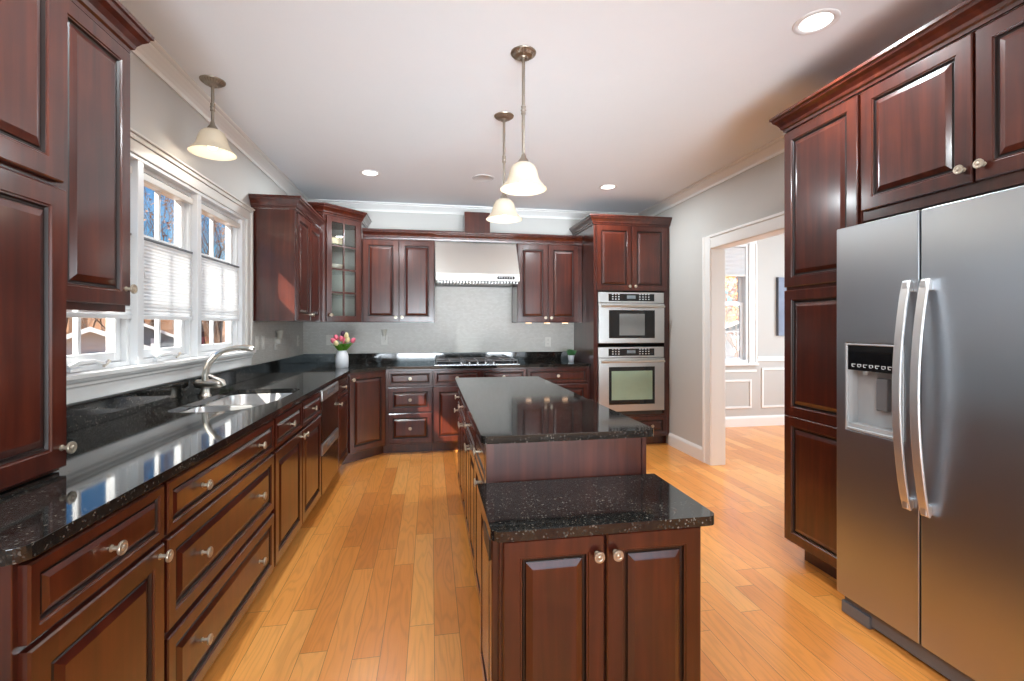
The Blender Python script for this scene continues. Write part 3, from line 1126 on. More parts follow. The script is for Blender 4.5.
# --- left wall uppers: beyond the window
LF = -1.09
t = thing('upper_cabinet', 'cherry two-door wall cabinet between the kitchen window and the corner cabinet', 'cabinet', (LF, 4.02, 0), 90)
MB().box(0, 0.828, 0, LF - XL - 0.004, 1.37, 2.275).build('body', CHERRY, t)
door(t, 0.022, 0.412, 1.375, 2.262, 0.378, 1.43)
door(t, 0.414, 0.805, 1.375, 2.262, 0.448, 1.43)
crown_part(t, [(0, LF - XL - 0.004), (0, 0), (0.825, 0)], 2.276)
# near the camera, before the window
t = thing('upper_cabinet', 'cherry one-door wall cabinet just before the kitchen window, next to the tall counter cabinet', 'cabinet', (LF, 1.542, 0), 90)
MB().box(0, 0.356, 0, LF - XL - 0.004, 1.38, 2.335).build('body', CHERRY, t)
door(t, 0.003, 0.356, 1.400, 2.318, 0.325, 1.462, st=0.055)
crown_part(t, [(0.0, 0), (0.356, 0), (0.356, LF - XL - 0.004)], 2.322)
# tall counter cabinet
t = thing('counter_cabinet', 'tall cherry cabinet standing on the left counter, nearest the camera', 'cabinet', (-1.05, 1.06, 0), 90)
MB().box(0, 0.478, 0, -1.05 - XL - 0.004, 0.917, 2.445).build('body', CHERRY, t, bevel=0.0015, seg=1)
door(t, 0.004, 0.480, 0.925, 1.722, 0.455, 0.985, st=0.062)
door(t, 0.004, 0.470, 1.735, 2.435, None, None, st=0.062)
crown_part(t, [(0, -1.05 - XL - 0.004), (0, 0), (0.478, 0), (0.478, -1.05 - XL - 0.004)], 2.445)

# --- oven tower
OY = 4.83
t = thing('oven_cabinet', 'tall cherry cabinet against the back wall holding both ovens', 'cabinet', (1.742, OY, 0), 0)
OW = 0.888
OD = YB - 0.004 - OY
mb = MB()
mb.box(0, 0.018, 0, OD, 0.10, ZT); mb.box(OW - 0.018, OW, 0, OD, 0.10, ZT)
mb.box(0.018, OW - 0.018, 0, OD, 1.715, ZT); mb.box(0.018, OW - 0.018, 0, OD, 0.10, 0.355)
mb.box(0.018, OW - 0.018, OD - 0.01, OD, 0.355, 1.715)
mb.box(0.018, 0.045, 0, 0.02, 0.355, 1.715); mb.box(OW - 0.063, OW - 0.018, 0, 0.02, 0.355, 1.715)
mb.build('body', CHERRY, t, bevel=0.0015, seg=1)
MB().box(0, OW, 0.075, OD, 0, 0.10).build('toe_kick', CHERRY, t)
door(t, 0.022, 0.434, 1.718, 2.432, 0.402, 1.765)
door(t, 0.436, 0.850, 1.718, 2.432, 0.468, 1.765)
drawer(t, 0.022, 0.850, 0.115, 0.335, 2)
crown_part(t, [(0, OD), (0, 0), (OW, 0)], ZT - 0.002)
ox0, ox1 = 0.047, 0.811


def oven(name, label, z0, z1, cz, kind):
    t = thing(name, label, 'oven', (1.742 + ox0, OY, 0), 0)
    w = ox1 - ox0
    MB().box(0.01, w - 0.01, -0.001, 0.55, z0 + 0.01, z1 - 0.01).build('housing', BLACK_PLASTIC, t)
    p = MB().box(0, w, -0.022, -0.002, cz, z1).build('control_panel', STEEL, t, bevel=0.003)
    dp = MB().box(0.115, w - 0.115, -0.0245, -0.022, cz + 0.018, z1 - 0.018).build('display', BLACK_GLASS, p, bevel=0.002)
    MB().box(w / 2 - 0.055, w / 2 + 0.045, -0.0255, -0.0245, cz + 0.045, z1 - 0.035).build('screen', LCD, dp)
    mb = MB()
    for bx in (0.155, 0.19, 0.225, 0.47, 0.505, 0.54, 0.575):
        for bz in range(3):
            zz = cz + 0.034 + bz * 0.026
            mb.box(bx, bx + 0.016, -0.0252, -0.0244, zz, zz + 0.010)
    mb.build('button', ICON, dp)
    dr = MB()
    dz0, dz1 = z0 + 0.012, cz - 0.006
    dr.box(0, w, -0.034, -0.002, dz0, dz1)
    dr = dr.build('door', STEEL, t, bevel=0.004)
    wz0 = dz0 + (0.055 if kind == 'm' else 0.075)
    wz1 = dz1 - (0.075 if kind == 'm' else 0.095)
    wd = MB().box(0.115, w - 0.115, -0.0375, -0.034, wz0, wz1).build('door_window', BLACK_GLASS, dr, bevel=0.002)
    if kind == 'm':
        MB().box(0.235, w - 0.235, -0.039, -0.0375, wz0 + 0.03, wz1 - 0.04).build('window_screen', simple('oven_mesh_screen', srgb(120, 124, 124), 0.25), wd)
    else:
        MB().box(0.145, w - 0.145, -0.039, -0.0375, wz0 + 0.05, wz1 - 0.045).build('window_screen', simple('oven_glass_reflection', srgb(150, 172, 150), 0.12, noise=0.15, scale=6), wd)  # green reflection painted into the inner glass colour
    hz = dz1 - 0.036
    mb = MB()
    mb.tube([(0.02, -0.078, hz), (w - 0.02, -0.078, hz)], 0.012, 14)
    for hx in (0.05, w - 0.05):
        mb.tube([(hx, -0.034, hz), (hx, -0.078, hz)], 0.008, 8)
    mb.build('handle', NICKEL, dr, smooth=True)
    return t


oven('microwave_oven', 'built-in stainless microwave oven in the upper opening of the oven tower', 1.130, 1.700, 1.585, 'm')
t = oven('wall_oven', 'built-in stainless wall oven below the microwave oven', 0.385, 1.100, 0.985, 'o')
MB().box(0.02, 0.744, -0.02, -0.002, 0.358, 0.392).build('vent', BLACK_PLASTIC, t)

# ------------------------------------------------------------------ range hood
t = thing('range_hood', 'stainless steel range hood with a sloped front over the cooktop', 'range hood', (0.048, YB - 0.004, 0), 0)
mb = MB()
hw = 0.906
yb, yt, yf = -0.004, -0.315, -0.545
x_in = 0.0
prof = [(yb, 1.885), (yf, 1.885), (yf, 1.892), (yt, 2.268), (yb, 2.268)]
a = [mb.bm.verts.new((0, p[0], p[1])) for p in prof]
b2 = [mb.bm.verts.new((hw, p[0], p[1])) for p in prof]
mb.bm.faces.new(a); mb.bm.faces.new(b2[::-1])
for k in range(5):
    mb.bm.faces.new([a[k], a[(k + 1) % 5], b2[(k + 1) % 5], b2[k]])
mb.build('canopy', steel_mat('hood_steel', (0.90, 0.87, 0.82), 0.5, 0.3), t, bevel=0.002, seg=1)
MB().box(0, hw, yf - 0.006, yb, 1.815, 1.884).build('front_band', steel_mat('hood_band_steel', (0.52, 0.50, 0.47), 0.45, 0.3), t, bevel=0.002, seg=1)
MB().box(0.66, 0.85, yf - 0.009, yf - 0.006, 1.836, 1.868).build('control_panel', BLACK_GLASS, t, bevel=0.001)
mb = MB()
for k in range(6):
    mb.box(0.675 + k * 0.028, 0.690 + k * 0.028, yf - 0.0105, yf - 0.009, 1.847, 1.857)
mb.build('button', ICON, t)
MB().box(0.01, hw - 0.01, yf + 0.01, yb, 1.795, 1.815).build('filter_tray', BLACK_PLASTIC, t)
mb = MB()
for k in range(26):
    mb.box(0.02 + k * 0.034, 0.037 + k * 0.034, yf + 0.002, yf + 0.2, 1.790, 1.812)
mb.build('baffle', STEEL_SMOOTH, t)

# ------------------------------------------------------------------ backsplash tile
mb = MB()
mb.box(-1.411, 1.739, YB - 0.007, YB - 0.0005, 1.017, 1.3685)
mb.box(0.046, 0.956, YB - 0.007, YB - 0.0005, 1.3685, 1.79)
tag(mb.build('tile_backsplash', TILE), 'pearly grey mosaic tile backsplash on the back wall under the hood', 'backsplash')
tag(MB().box(XL + 0.0005, XL + 0.007, 4.003, YB - 0.0075, 1.017, 1.3685).build('tile_backsplash', TILE), 'pearly grey mosaic tile backsplash on the left wall beyond the window', 'backsplash')

# ------------------------------------------------------------------ countertops
def rounded(pts_r, seg=6):
    """pts_r list of (x,y,r)"""
    out = []
    n = len(pts_r)
    for i in range(n):
        x, y, r = pts_r[i]
        P = Vector((x, y)); A = Vector(pts_r[i - 1][:2]); B = Vector(pts_r[(i + 1) % n][:2])
        if r <= 0:
            out.append((x, y)); continue
        da, db = (A - P).normalized(), (B - P).normalized()
        ang = da.angle(db)
        tl = r / math.tan(ang / 2)
        p0, p1 = P + da * tl, P + db * tl
        c = P + (da + db).normalized() * (r / math.sin(ang / 2))
        a0 = math.atan2(p0.y - c.y, p0.x - c.x); a1 = math.atan2(p1.y - c.y, p1.x - c.x)
        dd = (a1 - a0 + PI) % (2 * PI) - PI
        for k in range(seg + 1):
            q = a0 + dd * k / seg
            out.append((c.x + r * math.cos(q), c.y + r * math.sin(q)))
    return out


CX = -0.752
bowl1 = rounded([(-1.27, 2.50, 0.08), (-1.27, 2.83, 0.05), (-0.87, 2.83, 0.05), (-0.90, 2.46, 0.17)], 8)
bowl2 = rounded([(-1.27, 2.87, 0.06), (-1.27, 3.30, 0.10), (-0.85, 3.30, 0.08), (-0.85, 2.87, 0.05)], 8)
outer = rounded([(XL + 0.008, 1.01, 0), (CX, 1.01, 0.035), (CX, 4.598, 0), (-0.445, 4.905, 0), (1.738, 4.905, 0), (1.738, YB - 0.009, 0), (XL + 0.008, YB - 0.009, 0)])
t = thing('countertop', 'long black granite countertop along the left and back walls', 'countertop', (0, 0, 0))
cut = rounded([(-1.275, 2.48, 0.09), (-1.275, 3.305, 0.10), (-0.845, 3.305, 0.08), (-0.845, 2.80, 0.12), (-0.93, 2.455, 0.17)], 8)
ct = MB().prism(outer, 0.884, 0.914, [cut[::-1]]).build('slab', GRANITE, t, bevel=0.009, seg=3, angle=60)
sp = MB()
sp.box(XL + 0.008, XL + 0.028, 1.55, YB - 0.028, 0.9145, 1.016)
sp.box(XL + 0.008, 1.738, YB - 0.028, YB - 0.009, 0.9145, 1.016)
sp.build('splash_strip', GRANITE, t, bevel=0.002, seg=1)

# undermount sink
t = thing('kitchen_sink', 'double-bowl undermount stainless steel sink below the window', 'sink', (-1.06, 2.88, 0.70))
OFF = Vector((-1.06, 2.88, 0.70))


def bowl(parent, outline, depth):
    mb = MB()
    c = Vector((sum(p[0] for p in outline) / len(outline), sum(p[1] for p in outline) / len(outline)))
    prof = [(1.09, 0.883), (1.02, 0.883), (1.01, 0.876), (0.97, 0.883 - depth + 0.02), (0.90, 0.883 - depth), (0.15, 0.883 - depth - 0.004), (0.13, 0.883 - depth - 0.010)]
    rings = []
    for s_, z in prof:
        ss = s_
        rings.append([mb.bm.verts.new((c.x + (p[0] - c.x) * ss - OFF.x, c.y + (p[1] - c.y) * ss - OFF.y, z - OFF.z)) for p in outline])
    n = len(outline)
    for r0, r1 in zip(rings, rings[1:]):
        for k in range(n):
            mb.bm.faces.new([r0[k], r0[(k + 1) % n], r1[(k + 1) % n], r1[k]])
    mb.bm.faces.new(rings[-1])
    return mb.build('bowl', SINK_STEEL, parent, smooth=True)


bowl(t, bowl1, 0.15)
bowl(t, bowl2, 0.18)

# faucet
t = thing('kitchen_faucet', 'brushed steel single-lever faucet with an arched spout beside the sink', 'faucet', (-1.315, 3.02, 0.914))
mb = MB()
mb.lathe([(0.0, 0), (0.032, 0), (0.032, 0.006), (0.025, 0.014), (0.022, 0.05), (0.024, 0.060)], 24, cap1=True)
mb.build('base', NICKEL, t, smooth=True)
MB().tube([(-0.058, 0, 0.075), (-0.045, 0, 0.075), (0.07, 0, 0.075), (0.085, 0, 0.075), (0.095, 0, 0.075)], [0.012, 0.025, 0.026, 0.024, 0.014], 20).build('valve_body', NICKEL, t, smooth=True)
mb = MB()
mb.tube([(0.105, -0.005, 0.062), (0.095, -0.005, 0.086), (0.065, -0.015, 0.106), (0.03, -0.03, 0.128)], [0.012, 0.015, 0.010, 0.007], 12)
mb.build('lever', NICKEL, t, smooth=True)
mb = MB()
pts = [(0, 0, 0.07), (0, 0, 0.125), (0.008, 0, 0.165), (0.026, 0, 0.205), (0.052, 0, 0.238), (0.085, 0, 0.262), (0.125, 0, 0.278), (0.165, 0, 0.286), (0.20, 0, 0.288)]
mb.tube(pts, [0.019, 0.018, 0.0175, 0.017, 0.0165, 0.016, 0.0155, 0.0155, 0.0155], 18)
sp = mb.build('spout', NICKEL, t, smooth=True)
l2 = pts[-1]
MB().tube([l2, (l2[0] + 0.004, 0, l2[2] - 0.001), (l2[0] + 0.045, 0, l2[2] - 0.004), (l2[0] + 0.062, 0, l2[2] - 0.014)], [0.0165, 0.019, 0.020, 0.015], 18).build('spray_head', NICKEL, t, smooth=True)

# cooktop
t = thing('gas_cooktop', 'black gas cooktop with cast grates set in the back counter under the hood', 'cooktop', (0.04, 4.975, 0.9145))
MB().box(0, 0.91, 0, 0.50, 0, 0.008).build('surface', BLACK_GLASS, t, bevel=0.003)
MB().box(-0.006, 0.916, -0.006, 0.506, 0, 0.004).build('trim_edge', STEEL_SMOOTH, t, bevel=0.001, seg=1)
for gi, (bx, by, br) in enumerate([(0.16, 0.13, 0.045), (0.16, 0.37, 0.035), (0.455, 0.25, 0.06), (0.75, 0.13, 0.035), (0.75, 0.37, 0.045)]):
    MB().lathe([(0, 0.008), (br, 0.008), (br, 0.018), (br * 0.85, 0.020), (br * 0.85, 0.026), (0, 0.028)], 24, Matrix.Translation((bx, by, 0))).build('burner', CAST_IRON, t, smooth=True)
for (a, c) in ((0.02, 0.30), (0.32, 0.59), (0.61, 0.89)):
    mb = MB()
    r_ = 0.006
    z = 0.040
    for (p, q) in (((a, 0.02), (c, 0.02)), ((c, 0.02), (c, 0.48)), ((c, 0.48), (a, 0.48)), ((a, 0.48), (a, 0.02)), ((a, 0.25), (c, 0.25)), (((a + c) / 2, 0.02), ((a + c) / 2, 0.48))):
        mb.tube([(p[0], p[1], z), (q[0], q[1], z)], r_, 6)
    for px in (a, c):
        for py in (0.02, 0.25, 0.48):
            mb.tube([(px, py, 0.008), (px, py, z + 0.012)], [0.008, 0.005], 6)
    mb.build('grate', steel_mat('grate_steel', (0.30, 0.30, 0.31), 0.35, 0.0, (30, 30, 30)), t)
for k in range(5):
    MB().lathe([(0, 0.008), (0.018, 0.008), (0.016, 0.026), (0, 0.028)], 16, Matrix.Translation((0.28 + k * 0.088, 0.035, 0.0))).build('control_knob', STEEL_SMOOTH, t, smooth=True)

# ------------------------------------------------------------------ island
# upper counter block
t = thing('kitchen_island', 'taller cherry base of the kitchen island under the raised granite top', 'cabinet', (0.228, 1.772, 0))
IW, ID = 0.633, 1.955
MB().box(0, IW, 0, ID, 0.10, 0.883).build('body', CHERRY, t, bevel=0.002, seg=1)
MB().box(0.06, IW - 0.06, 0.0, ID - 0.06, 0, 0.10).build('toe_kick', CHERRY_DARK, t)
for (a, c) in ((-0.0195, 0.010), (IW - 0.018, IW)):
    MB().box(a, c, -0.006, 0.0005, 0.10, 0.883).build('corner_stile', CHERRY, t)
# doors on the side facing the left counter: built in a turned frame
isd = []
units = [(0.003, 0.466), (0.469, 1.086), (1.089, 1.648), (1.651, 1.952)]


def side_door(parent, a, c, z0, z1, ky, kz, name='door', st=0.055, small=False, xface=0.0):
    d = MB()
    d.ring_panel(-c + 0.003, -a - 0.003, z0 + 0.003, z1 - 0.003, (REL_S if small else REL)(st))
    o = d.build(name, CHERRY, parent)
    o.rotation_euler = (0, 0, R(-90))
    o.location = (xface, 0, 0)
    if ky is not None:
        knob(o, -ky, kz)
    return o


for i, (a, c) in enumerate(units):
    side_door(t, a, c, 0.705, 0.868, (a + c) / 2, 0.787, 'drawer', 0.030, True)
    if c - a > 0.5:
        m_ = (a + c) / 2
        side_door(t, a, m_, 0.115, 0.697, m_ - 0.03, 0.665)
        side_door(t, m_, c, 0.115, 0.697, m_ + 0.03, 0.665)
    else:
        side_door(t, a, c, 0.115, 0.697, c - 0.035 if i else a + 0.2, 0.665)
top = MB().prism(rounded([(0.187, 1.742, 0.030), (0.893, 1.742, 0.030), (0.872, 3.757, 0.03), (0.187, 3.757, 0.03)]), 0.884, 0.914).build('island_countertop', GRANITE, bevel=0.008, seg=3, angle=50)
tag(top, 'raised black granite top of the island, the higher and longer of its two slabs', 'countertop')
# lower block
t = thing('island_cabinet', 'lower cherry island cabinet with two doors facing the camera', 'cabinet', (0.202, 1.385, 0))
LW, LD = 0.661, 0.385
MB().box(0, LW, 0, LD, 0.06, 0.698).build('body', CHERRY, t, bevel=0.002, seg=1)
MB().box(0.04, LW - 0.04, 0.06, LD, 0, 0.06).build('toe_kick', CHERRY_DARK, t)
door(t, 0.006, LW / 2 - 0.001, 0.075, 0.690, LW / 2 - 0.030, 0.630, st=0.058)
door(t, LW / 2 + 0.001, LW - 0.006, 0.075, 0.690, LW / 2 + 0.030, 0.630, st=0.058)
side_door(t, 0.02, 0.37, 0.075, 0.690, None, 0, 'side_panel', 0.05)
MB().box(-0.024, -0.020, 0.05, 0.20, 0.60, 0.665).build('outlet_plate', BLACK_PLASTIC, t, bevel=0.002)
top = MB().prism(rounded([(0.172, 1.337, 0.035), (0.895, 1.337, 0.030), (0.895, 1.765, 0.004), (0.172, 1.765, 0.004)]), 0.70, 0.73).build('island_countertop', GRANITE, bevel=0.008, seg=3, angle=50)
tag(top, 'lower black granite top at the near end of the island', 'countertop')

# ------------------------------------------------------------------ right side: pantry, fridge cabinets, fridge
PX = 2.02       # box faces (door fronts at 2.00)
PD = XR - 0.002 - PX
ZR = 2.445
t = thing('pantry_cabinet', 'tall narrow cherry pantry cabinet between the doorway and the refrigerator', 'cabinet', (PX, 2.372, 0), -90)
PW = 0.478
MB().box(0, PW, 0, PD, 0.10, ZR).build('body', CHERRY, t, bevel=0.0015, seg=1)
MB().box(0.05, PW, 0.075, PD, 0, 0.10).build('toe_kick', CHERRY, t)
door(t, 0.002, PW - 0.004, 1.548, 2.435, None, None, st=0.060)
# lower door with two panels
lo = MB()
lo.ring_panel(0.005, PW - 0.007, 0.822, 1.532, REL(0.060))
lo.ring_panel(0.005, PW - 0.007, 0.113, 0.8215, REL(0.060))
lo.build('door', CHERRY, t)
t2 = thing('fridge_cabinet', 'cherry cabinet with two doors above the refrigerator', 'cabinet', (PX, 1.891, 0), -90)
FW = 0.945
MB().box(0, FW, 0, PD, 1.825, ZR).build('body', CHERRY, t2, bevel=0.0015, seg=1)
door(t2, 0.006, 0.470, 1.868, 2.435, 0.440, 1.925, st=0.060)
door(t2, 0.474, 0.940, 1.868, 2.435, 0.506, 1.925, st=0.060)
MB().box(0.92, FW, -0.0, PD, 0.0, 1.824).build('side_panel', CHERRY, t2)
cr = MB().sweep([(XR - 0.003, 2.372, ZR + 0.001), (PX, 2.372, ZR + 0.001), (PX, 0.946, ZR + 0.001)][::-1], [(-o_, u) for o_, u in CC])
tag(cr.build('crown_molding', CHERRY), 'cherry crown molding along the top of the pantry and refrigerator cabinets', 'molding')

# refrigerator
t = thing('refrigerator', 'side-by-side stainless steel refrigerator with an ice and water dispenser', 'refrigerator', (1.87, 1.886, 0), -90)
RW = 0.908
MB().box(0.004, RW - 0.004, 0.075, 0.74, 0.03, 1.765).build('cabinet_body', GREY_PLASTIC, t, bevel=0.004)
sp_ = 0.378
# freezer door with a recess for the dispenser
dx0, dx1, dz0, dz1 = 0.052, 0.318, 0.862, 1.252
fz0, fz1 = 0.09, 1.782
mb = MB()
xs = [0.0, dx0, dx1, sp_ - 0.003]
zs = [fz0, dz0, dz1, fz1]
grid = [[mb.bm.verts.new((x, 0.0, z)) for x in xs] for z in zs]
for i in range(3):
    for j in range(3):
        if i == 1 and j == 1:
            continue
        mb.bm.faces.new([grid[i][j], grid[i][j + 1], grid[i + 1][j + 1], grid[i + 1][j]])
gb = [mb.bm.verts.new(p) for p in ((xs[0], 0.068, fz0), (xs[3], 0.068, fz0), (xs[3], 0.068, fz1), (xs[0], 0.068, fz1))]
mb.bm.faces.new(gb)
mb.bm.faces.new([grid[0][0], grid[0][1], grid[0][2], grid[0][3], gb[1], gb[0]])
mb.bm.faces.new([grid[3][0], grid[3][1], grid[3][2], grid[3][3], gb[2], gb[3]])
mb.bm.faces.new([grid[0][0], grid[1][0], grid[2][0], grid[3][0], gb[3], gb[0]])
mb.bm.faces.new([grid[0][3], grid[1][3], grid[2][3], grid[3][3], gb[2], gb[1]])
rb = [mb.bm.verts.new(p) for p in ((dx0, 0.060, dz0), (dx1, 0.060, dz0), (dx1, 0.060, dz1), (dx0, 0.060, dz1))]
rf = [grid[1][1], grid[1][2], grid[2][2], grid[2][1]]
for k in range(4):
    mb.bm.faces.new([rf[k], rf[(k + 1) % 4], rb[(k + 1) % 4], rb[k]])
mb.bm.faces.new(rb)
fd = mb.build('freezer_door', FRIDGE_STEEL, t, bevel=0.006, seg=3, angle=80)
rd = MB().box(sp_ + 0.003, RW, 0.0, 0.068, fz0, fz1).build('refrigerator_door', FRIDGE_STEEL, t, bevel=0.006, seg=3)
# dispenser
ds = MB()
zc = 1.132
ds.box(dx0 + 0.001, dx0 + 0.008, -0.003, 0.058, dz0 + 0.001, dz1 - 0.001); ds.box(dx1 - 0.008, dx1 - 0.001, -0.003, 0.058, dz0 + 0.001, dz1 - 0.001)
ds.box(dx0 + 0.008, dx1 - 0.008, -0.003, 0.058, dz1 - 0.008, dz1 - 0.001); ds.box(dx0 + 0.008, dx1 - 0.008, -0.003, 0.058, dz0 + 0.001, dz0 + 0.012)
dsp = ds.build('dispenser_frame', LIGHT_PLASTIC, fd, bevel=0.002, seg=1)
MB().box(dx0 + 0.008, dx1 - 0.008, 0.001, 0.056, zc, dz1 - 0.008).build('dispenser_display', BLACK_GLASS, fd, bevel=0.002, seg=1)
mb = MB()
for k in range(8):
    a = dx0 + 0.030 + k * 0.028
    mb.box(a, a + 0.018, -0.0005, 0.0012, zc + 0.026, zc + 0.029)
    mb.box(a + 0.002, a + 0.012, -0.0005, 0.0012, zc + 0.015, zc + 0.018)
    mb.box(a, a + 0.003, -0.0005, 0.0012, zc + 0.018, zc + 0.026)
    if k % 2:
        mb.box(a + 0.015, a + 0.018, -0.0005, 0.0012, zc + 0.018, zc + 0.026)
mb.build('display_icon', ICON, fd)
mb = MB()
mb.box(dx0 + 0.008, dx1 - 0.008, 0.052, 0.058, dz0 + 0.012, zc)
mb.box(dx0 + 0.008, dx0 + 0.012, 0.002, 0.052, dz0 + 0.012, zc)
mb.box(dx0 + 0.012, dx1 - 0.012, 0.004, 0.052, dz0 + 0.012, dz0 + 0.03)
mb.build('dispenser_cavity', LIGHT_PLASTIC, fd)
MB().box(0.175, 0.225, 0.025, 0.05, 0.965, 1.105).build('dispenser_paddle', GREY_PLASTIC, fd, bevel=0.004)
MB().tube([(0.12, 0.03, 1.134), (0.12, 0.03, 1.112)], [0.012, 0.009], 10).build('spout', LIGHT_PLASTIC, fd)


HANDLE_STEEL = steel_mat('handle_steel', (0.80, 0.81, 0.82), 0.42, 0.0, (20, 20, 20))


def fridge_handle(parent, xc):
    mb = MB()
    n = 16
    rings = []
    for k in range(n + 1):
        u = k / n
        z = 0.605 + 0.905 * u
        out = -0.022 - 0.050 * math.sin(PI * u) ** 0.8
        wv = 0.017
        th = 0.012
        rings.append([mb.bm.verts.new(p) for p in ((xc - wv, out, z), (xc + wv, out, z), (xc + wv, out + th, z), (xc - wv, out + th, z))])
    for r0, r1 in zip(rings, rings[1:]):
        for k in range(4):
            mb.bm.faces.new([r0[k], r0[(k + 1) % 4], r1[(k + 1) % 4], r1[k]])
    mb.bm.faces.new(rings[0]); mb.bm.faces.new(rings[-1])
    for z in (0.63, 1.485):
        mb.box(xc - 0.012, xc + 0.012, -0.030, 0.001, z - 0.02, z + 0.02)
    return mb.build('handle', HANDLE_STEEL, parent, bevel=0.004, seg=3, angle=40)


fridge_handle(fd, sp_ - 0.034)
fridge_handle(rd, sp_ + 0.036)
mb = MB()
mb.box(0.015, RW - 0.004, 0.030, 0.10, 0.012, 0.078)
mb.box(0.010, 0.15, 0.018, 0.10, 0.0, 0.055)
mb.build('base_grille', GREY_PLASTIC, t, bevel=0.004)

# ------------------------------------------------------------------ ceiling lights
def recessed(label, x, y, watts=22):
    t = thing('recessed_light', label, 'ceiling light', (x, y, ZC), 0, 'recessed ceiling lights')
    MB().lathe([(0.066, 0.0), (0.072, -0.004), (0.085, -0.006), (0.094, -0.003), (0.095, 0.0)], 36).build('trim_ring', VINYL, t, smooth=True)
    MB().lathe([(0.0, -0.0022), (0.04, -0.002), (0.067, -0.001), (0.067, 0.0)], 36).build('lens', LENS, t, smooth=True)
    area('lamp_light', (0, 0, -0.010), (0, 0, -1), 0.12, 0.12, watts, (0.87, 0.96, 1.0), parent=t, shape='DISK')
    return t


recessed('large round recessed ceiling light above the refrigerator side of the room', 1.759, 1.883)
recessed('small round recessed ceiling light in front of the glass-door corner cabinet', -0.554, 4.447)
recessed('small round recessed ceiling light in front of the oven tower', 1.769, 4.48)
for (x, y) in ((-0.55, 1.2), (0.6, 0.2), (4.2, 3.6)):  # unseen recessed lights added to brighten the rooms
    recessed('round recessed ceiling light added out of view for fill light', x, y)
o = MB().lathe([(0.0, -0.004), (0.085, -0.004), (0.088, -0.006), (0.100, -0.006), (0.104, 0.0)], 40).build('ceiling_speaker', simple('speaker_grille', srgb(205, 205, 206), 0.7, noise=0.1, scale=400), smooth=True)
o.location = (0.488, 4.41, ZC)
tag(o, 'flat round grey ceiling speaker above the far end of the island', 'speaker')


def pendant(label, x, y, z_rim, group):
    t = thing('pendant_light', label, 'pendant light', (x, y, ZC), 0, group)
    MB().lathe([(0.0, -0.034), (0.020, -0.034), (0.026, -0.026), (0.046, -0.020), (0.058, -0.010), (0.064, -0.006), (0.066, 0.0)], 48, flute={3, 4}).build('ceiling_canopy', PEWTER, t, smooth=False)
    dz = z_rim - ZC
    top = dz + 0.142
    mb = MB()
    mb.tube([(0, 0, -0.03), (0, 0, top + 0.02)], 0.0085, 12)
    mid = (-0.03 + top) / 2
    mb.lathe([(0.0086, mid + 0.024), (0.013, mid + 0.019), (0.0105, mid + 0.005), (0.0145, mid), (0.0105, mid - 0.005), (0.013, mid - 0.019), (0.0086, mid - 0.024)], 12)
    mb.build('rod', PEWTER, t, smooth=True)
    MB().lathe([(0.007, top + 0.045), (0.010, top + 0.040), (0.014, top + 0.022), (0.026, top + 0.006), (0.030, top - 0.012), (0.026, top - 0.014)], 24).build('socket_cup', PEWTER, t, smooth=True)
    outer_ = [(0.027, 0.136), (0.044, 0.131), (0.059, 0.119), (0.069, 0.100), (0.075, 0.078), (0.080, 0.056), (0.090, 0.037), (0.105, 0.019), (0.117, 0.006), (0.121, 0.0)]
    prof = outer_ + [(r - 0.003, h + 0.001) for r, h in outer_[::-1]]
    MB().lathe([(r, dz + h) for r, h in prof], 40).build('lamp_shade', PENDANT_GLASS, t, smooth=True)
    MB().lathe([(0.0, dz + 0.022), (0.018, dz + 0.026), (0.030, dz + 0.045), (0.031, dz + 0.060), (0.022, dz + 0.085), (0.014, dz + 0.115), (0.013, dz + 0.130)], 20).build('bulb', BULB, t, smooth=True)
    d = bpy.data.lights.new('lamp_light', 'POINT'); d.energy = 1.2; d.color = (1, 0.86, 0.68); d.shadow_soft_size = 0.03
    o = bpy.data.objects.new('lamp_light', d); COL.objects.link(o); o.parent = t; o.location = (0, 0, dz - 0.04)
    return t


pendant('glass bell pendant on a long rod over the near part of the island', 0.470, 2.355, 2.035, 'bell pendants')
pendant('glass bell pendant hanging over the far part of the island', 0.483, 3.085, 2.045, 'bell pendants')
pendant('glass bell pendant hanging in front of the window over the sink', -1.237, 2.93, 2.322, 'bell pendants')

# ------------------------------------------------------------------ wall plates and small things
def plate(name, label, cat, loc, rot, kind='outlet', group=None):
    t = thing(name, label, cat, loc, rot, group)
    MB().box(-0.036, 0.036, -0.006, 0, -0.058, 0.058).build('cover_plate', WHITE_PLASTIC, t, bevel=0.003)
    mb = MB()
    if kind == 'switch':
        mb.box(-0.016, 0.016, -0.010, -0.006, -0.033, 0.033)
        mb.build('rocker', WHITE_PLASTIC, t, bevel=0.002)
    else:
        mb.box(-0.016, 0.016, -0.009, -0.006, 0.006, 0.040); mb.box(-0.016, 0.016, -0.009, -0.006, -0.040, -0.006)
        mb.build('receptacle', WHITE_PLASTIC, t, bevel=0.002)
        mb = MB()
        for zc_ in (0.023, -0.023):
            mb.box(-0.008, -0.006, -0.0095, -0.0088, zc_ - 0.005, zc_ + 0.006); mb.box(0.006, 0.008, -0.0095, -0.0088, zc_ - 0.005, zc_ + 0.006)
        mb.build('slot', BLACK_PLASTIC, t)
    return t


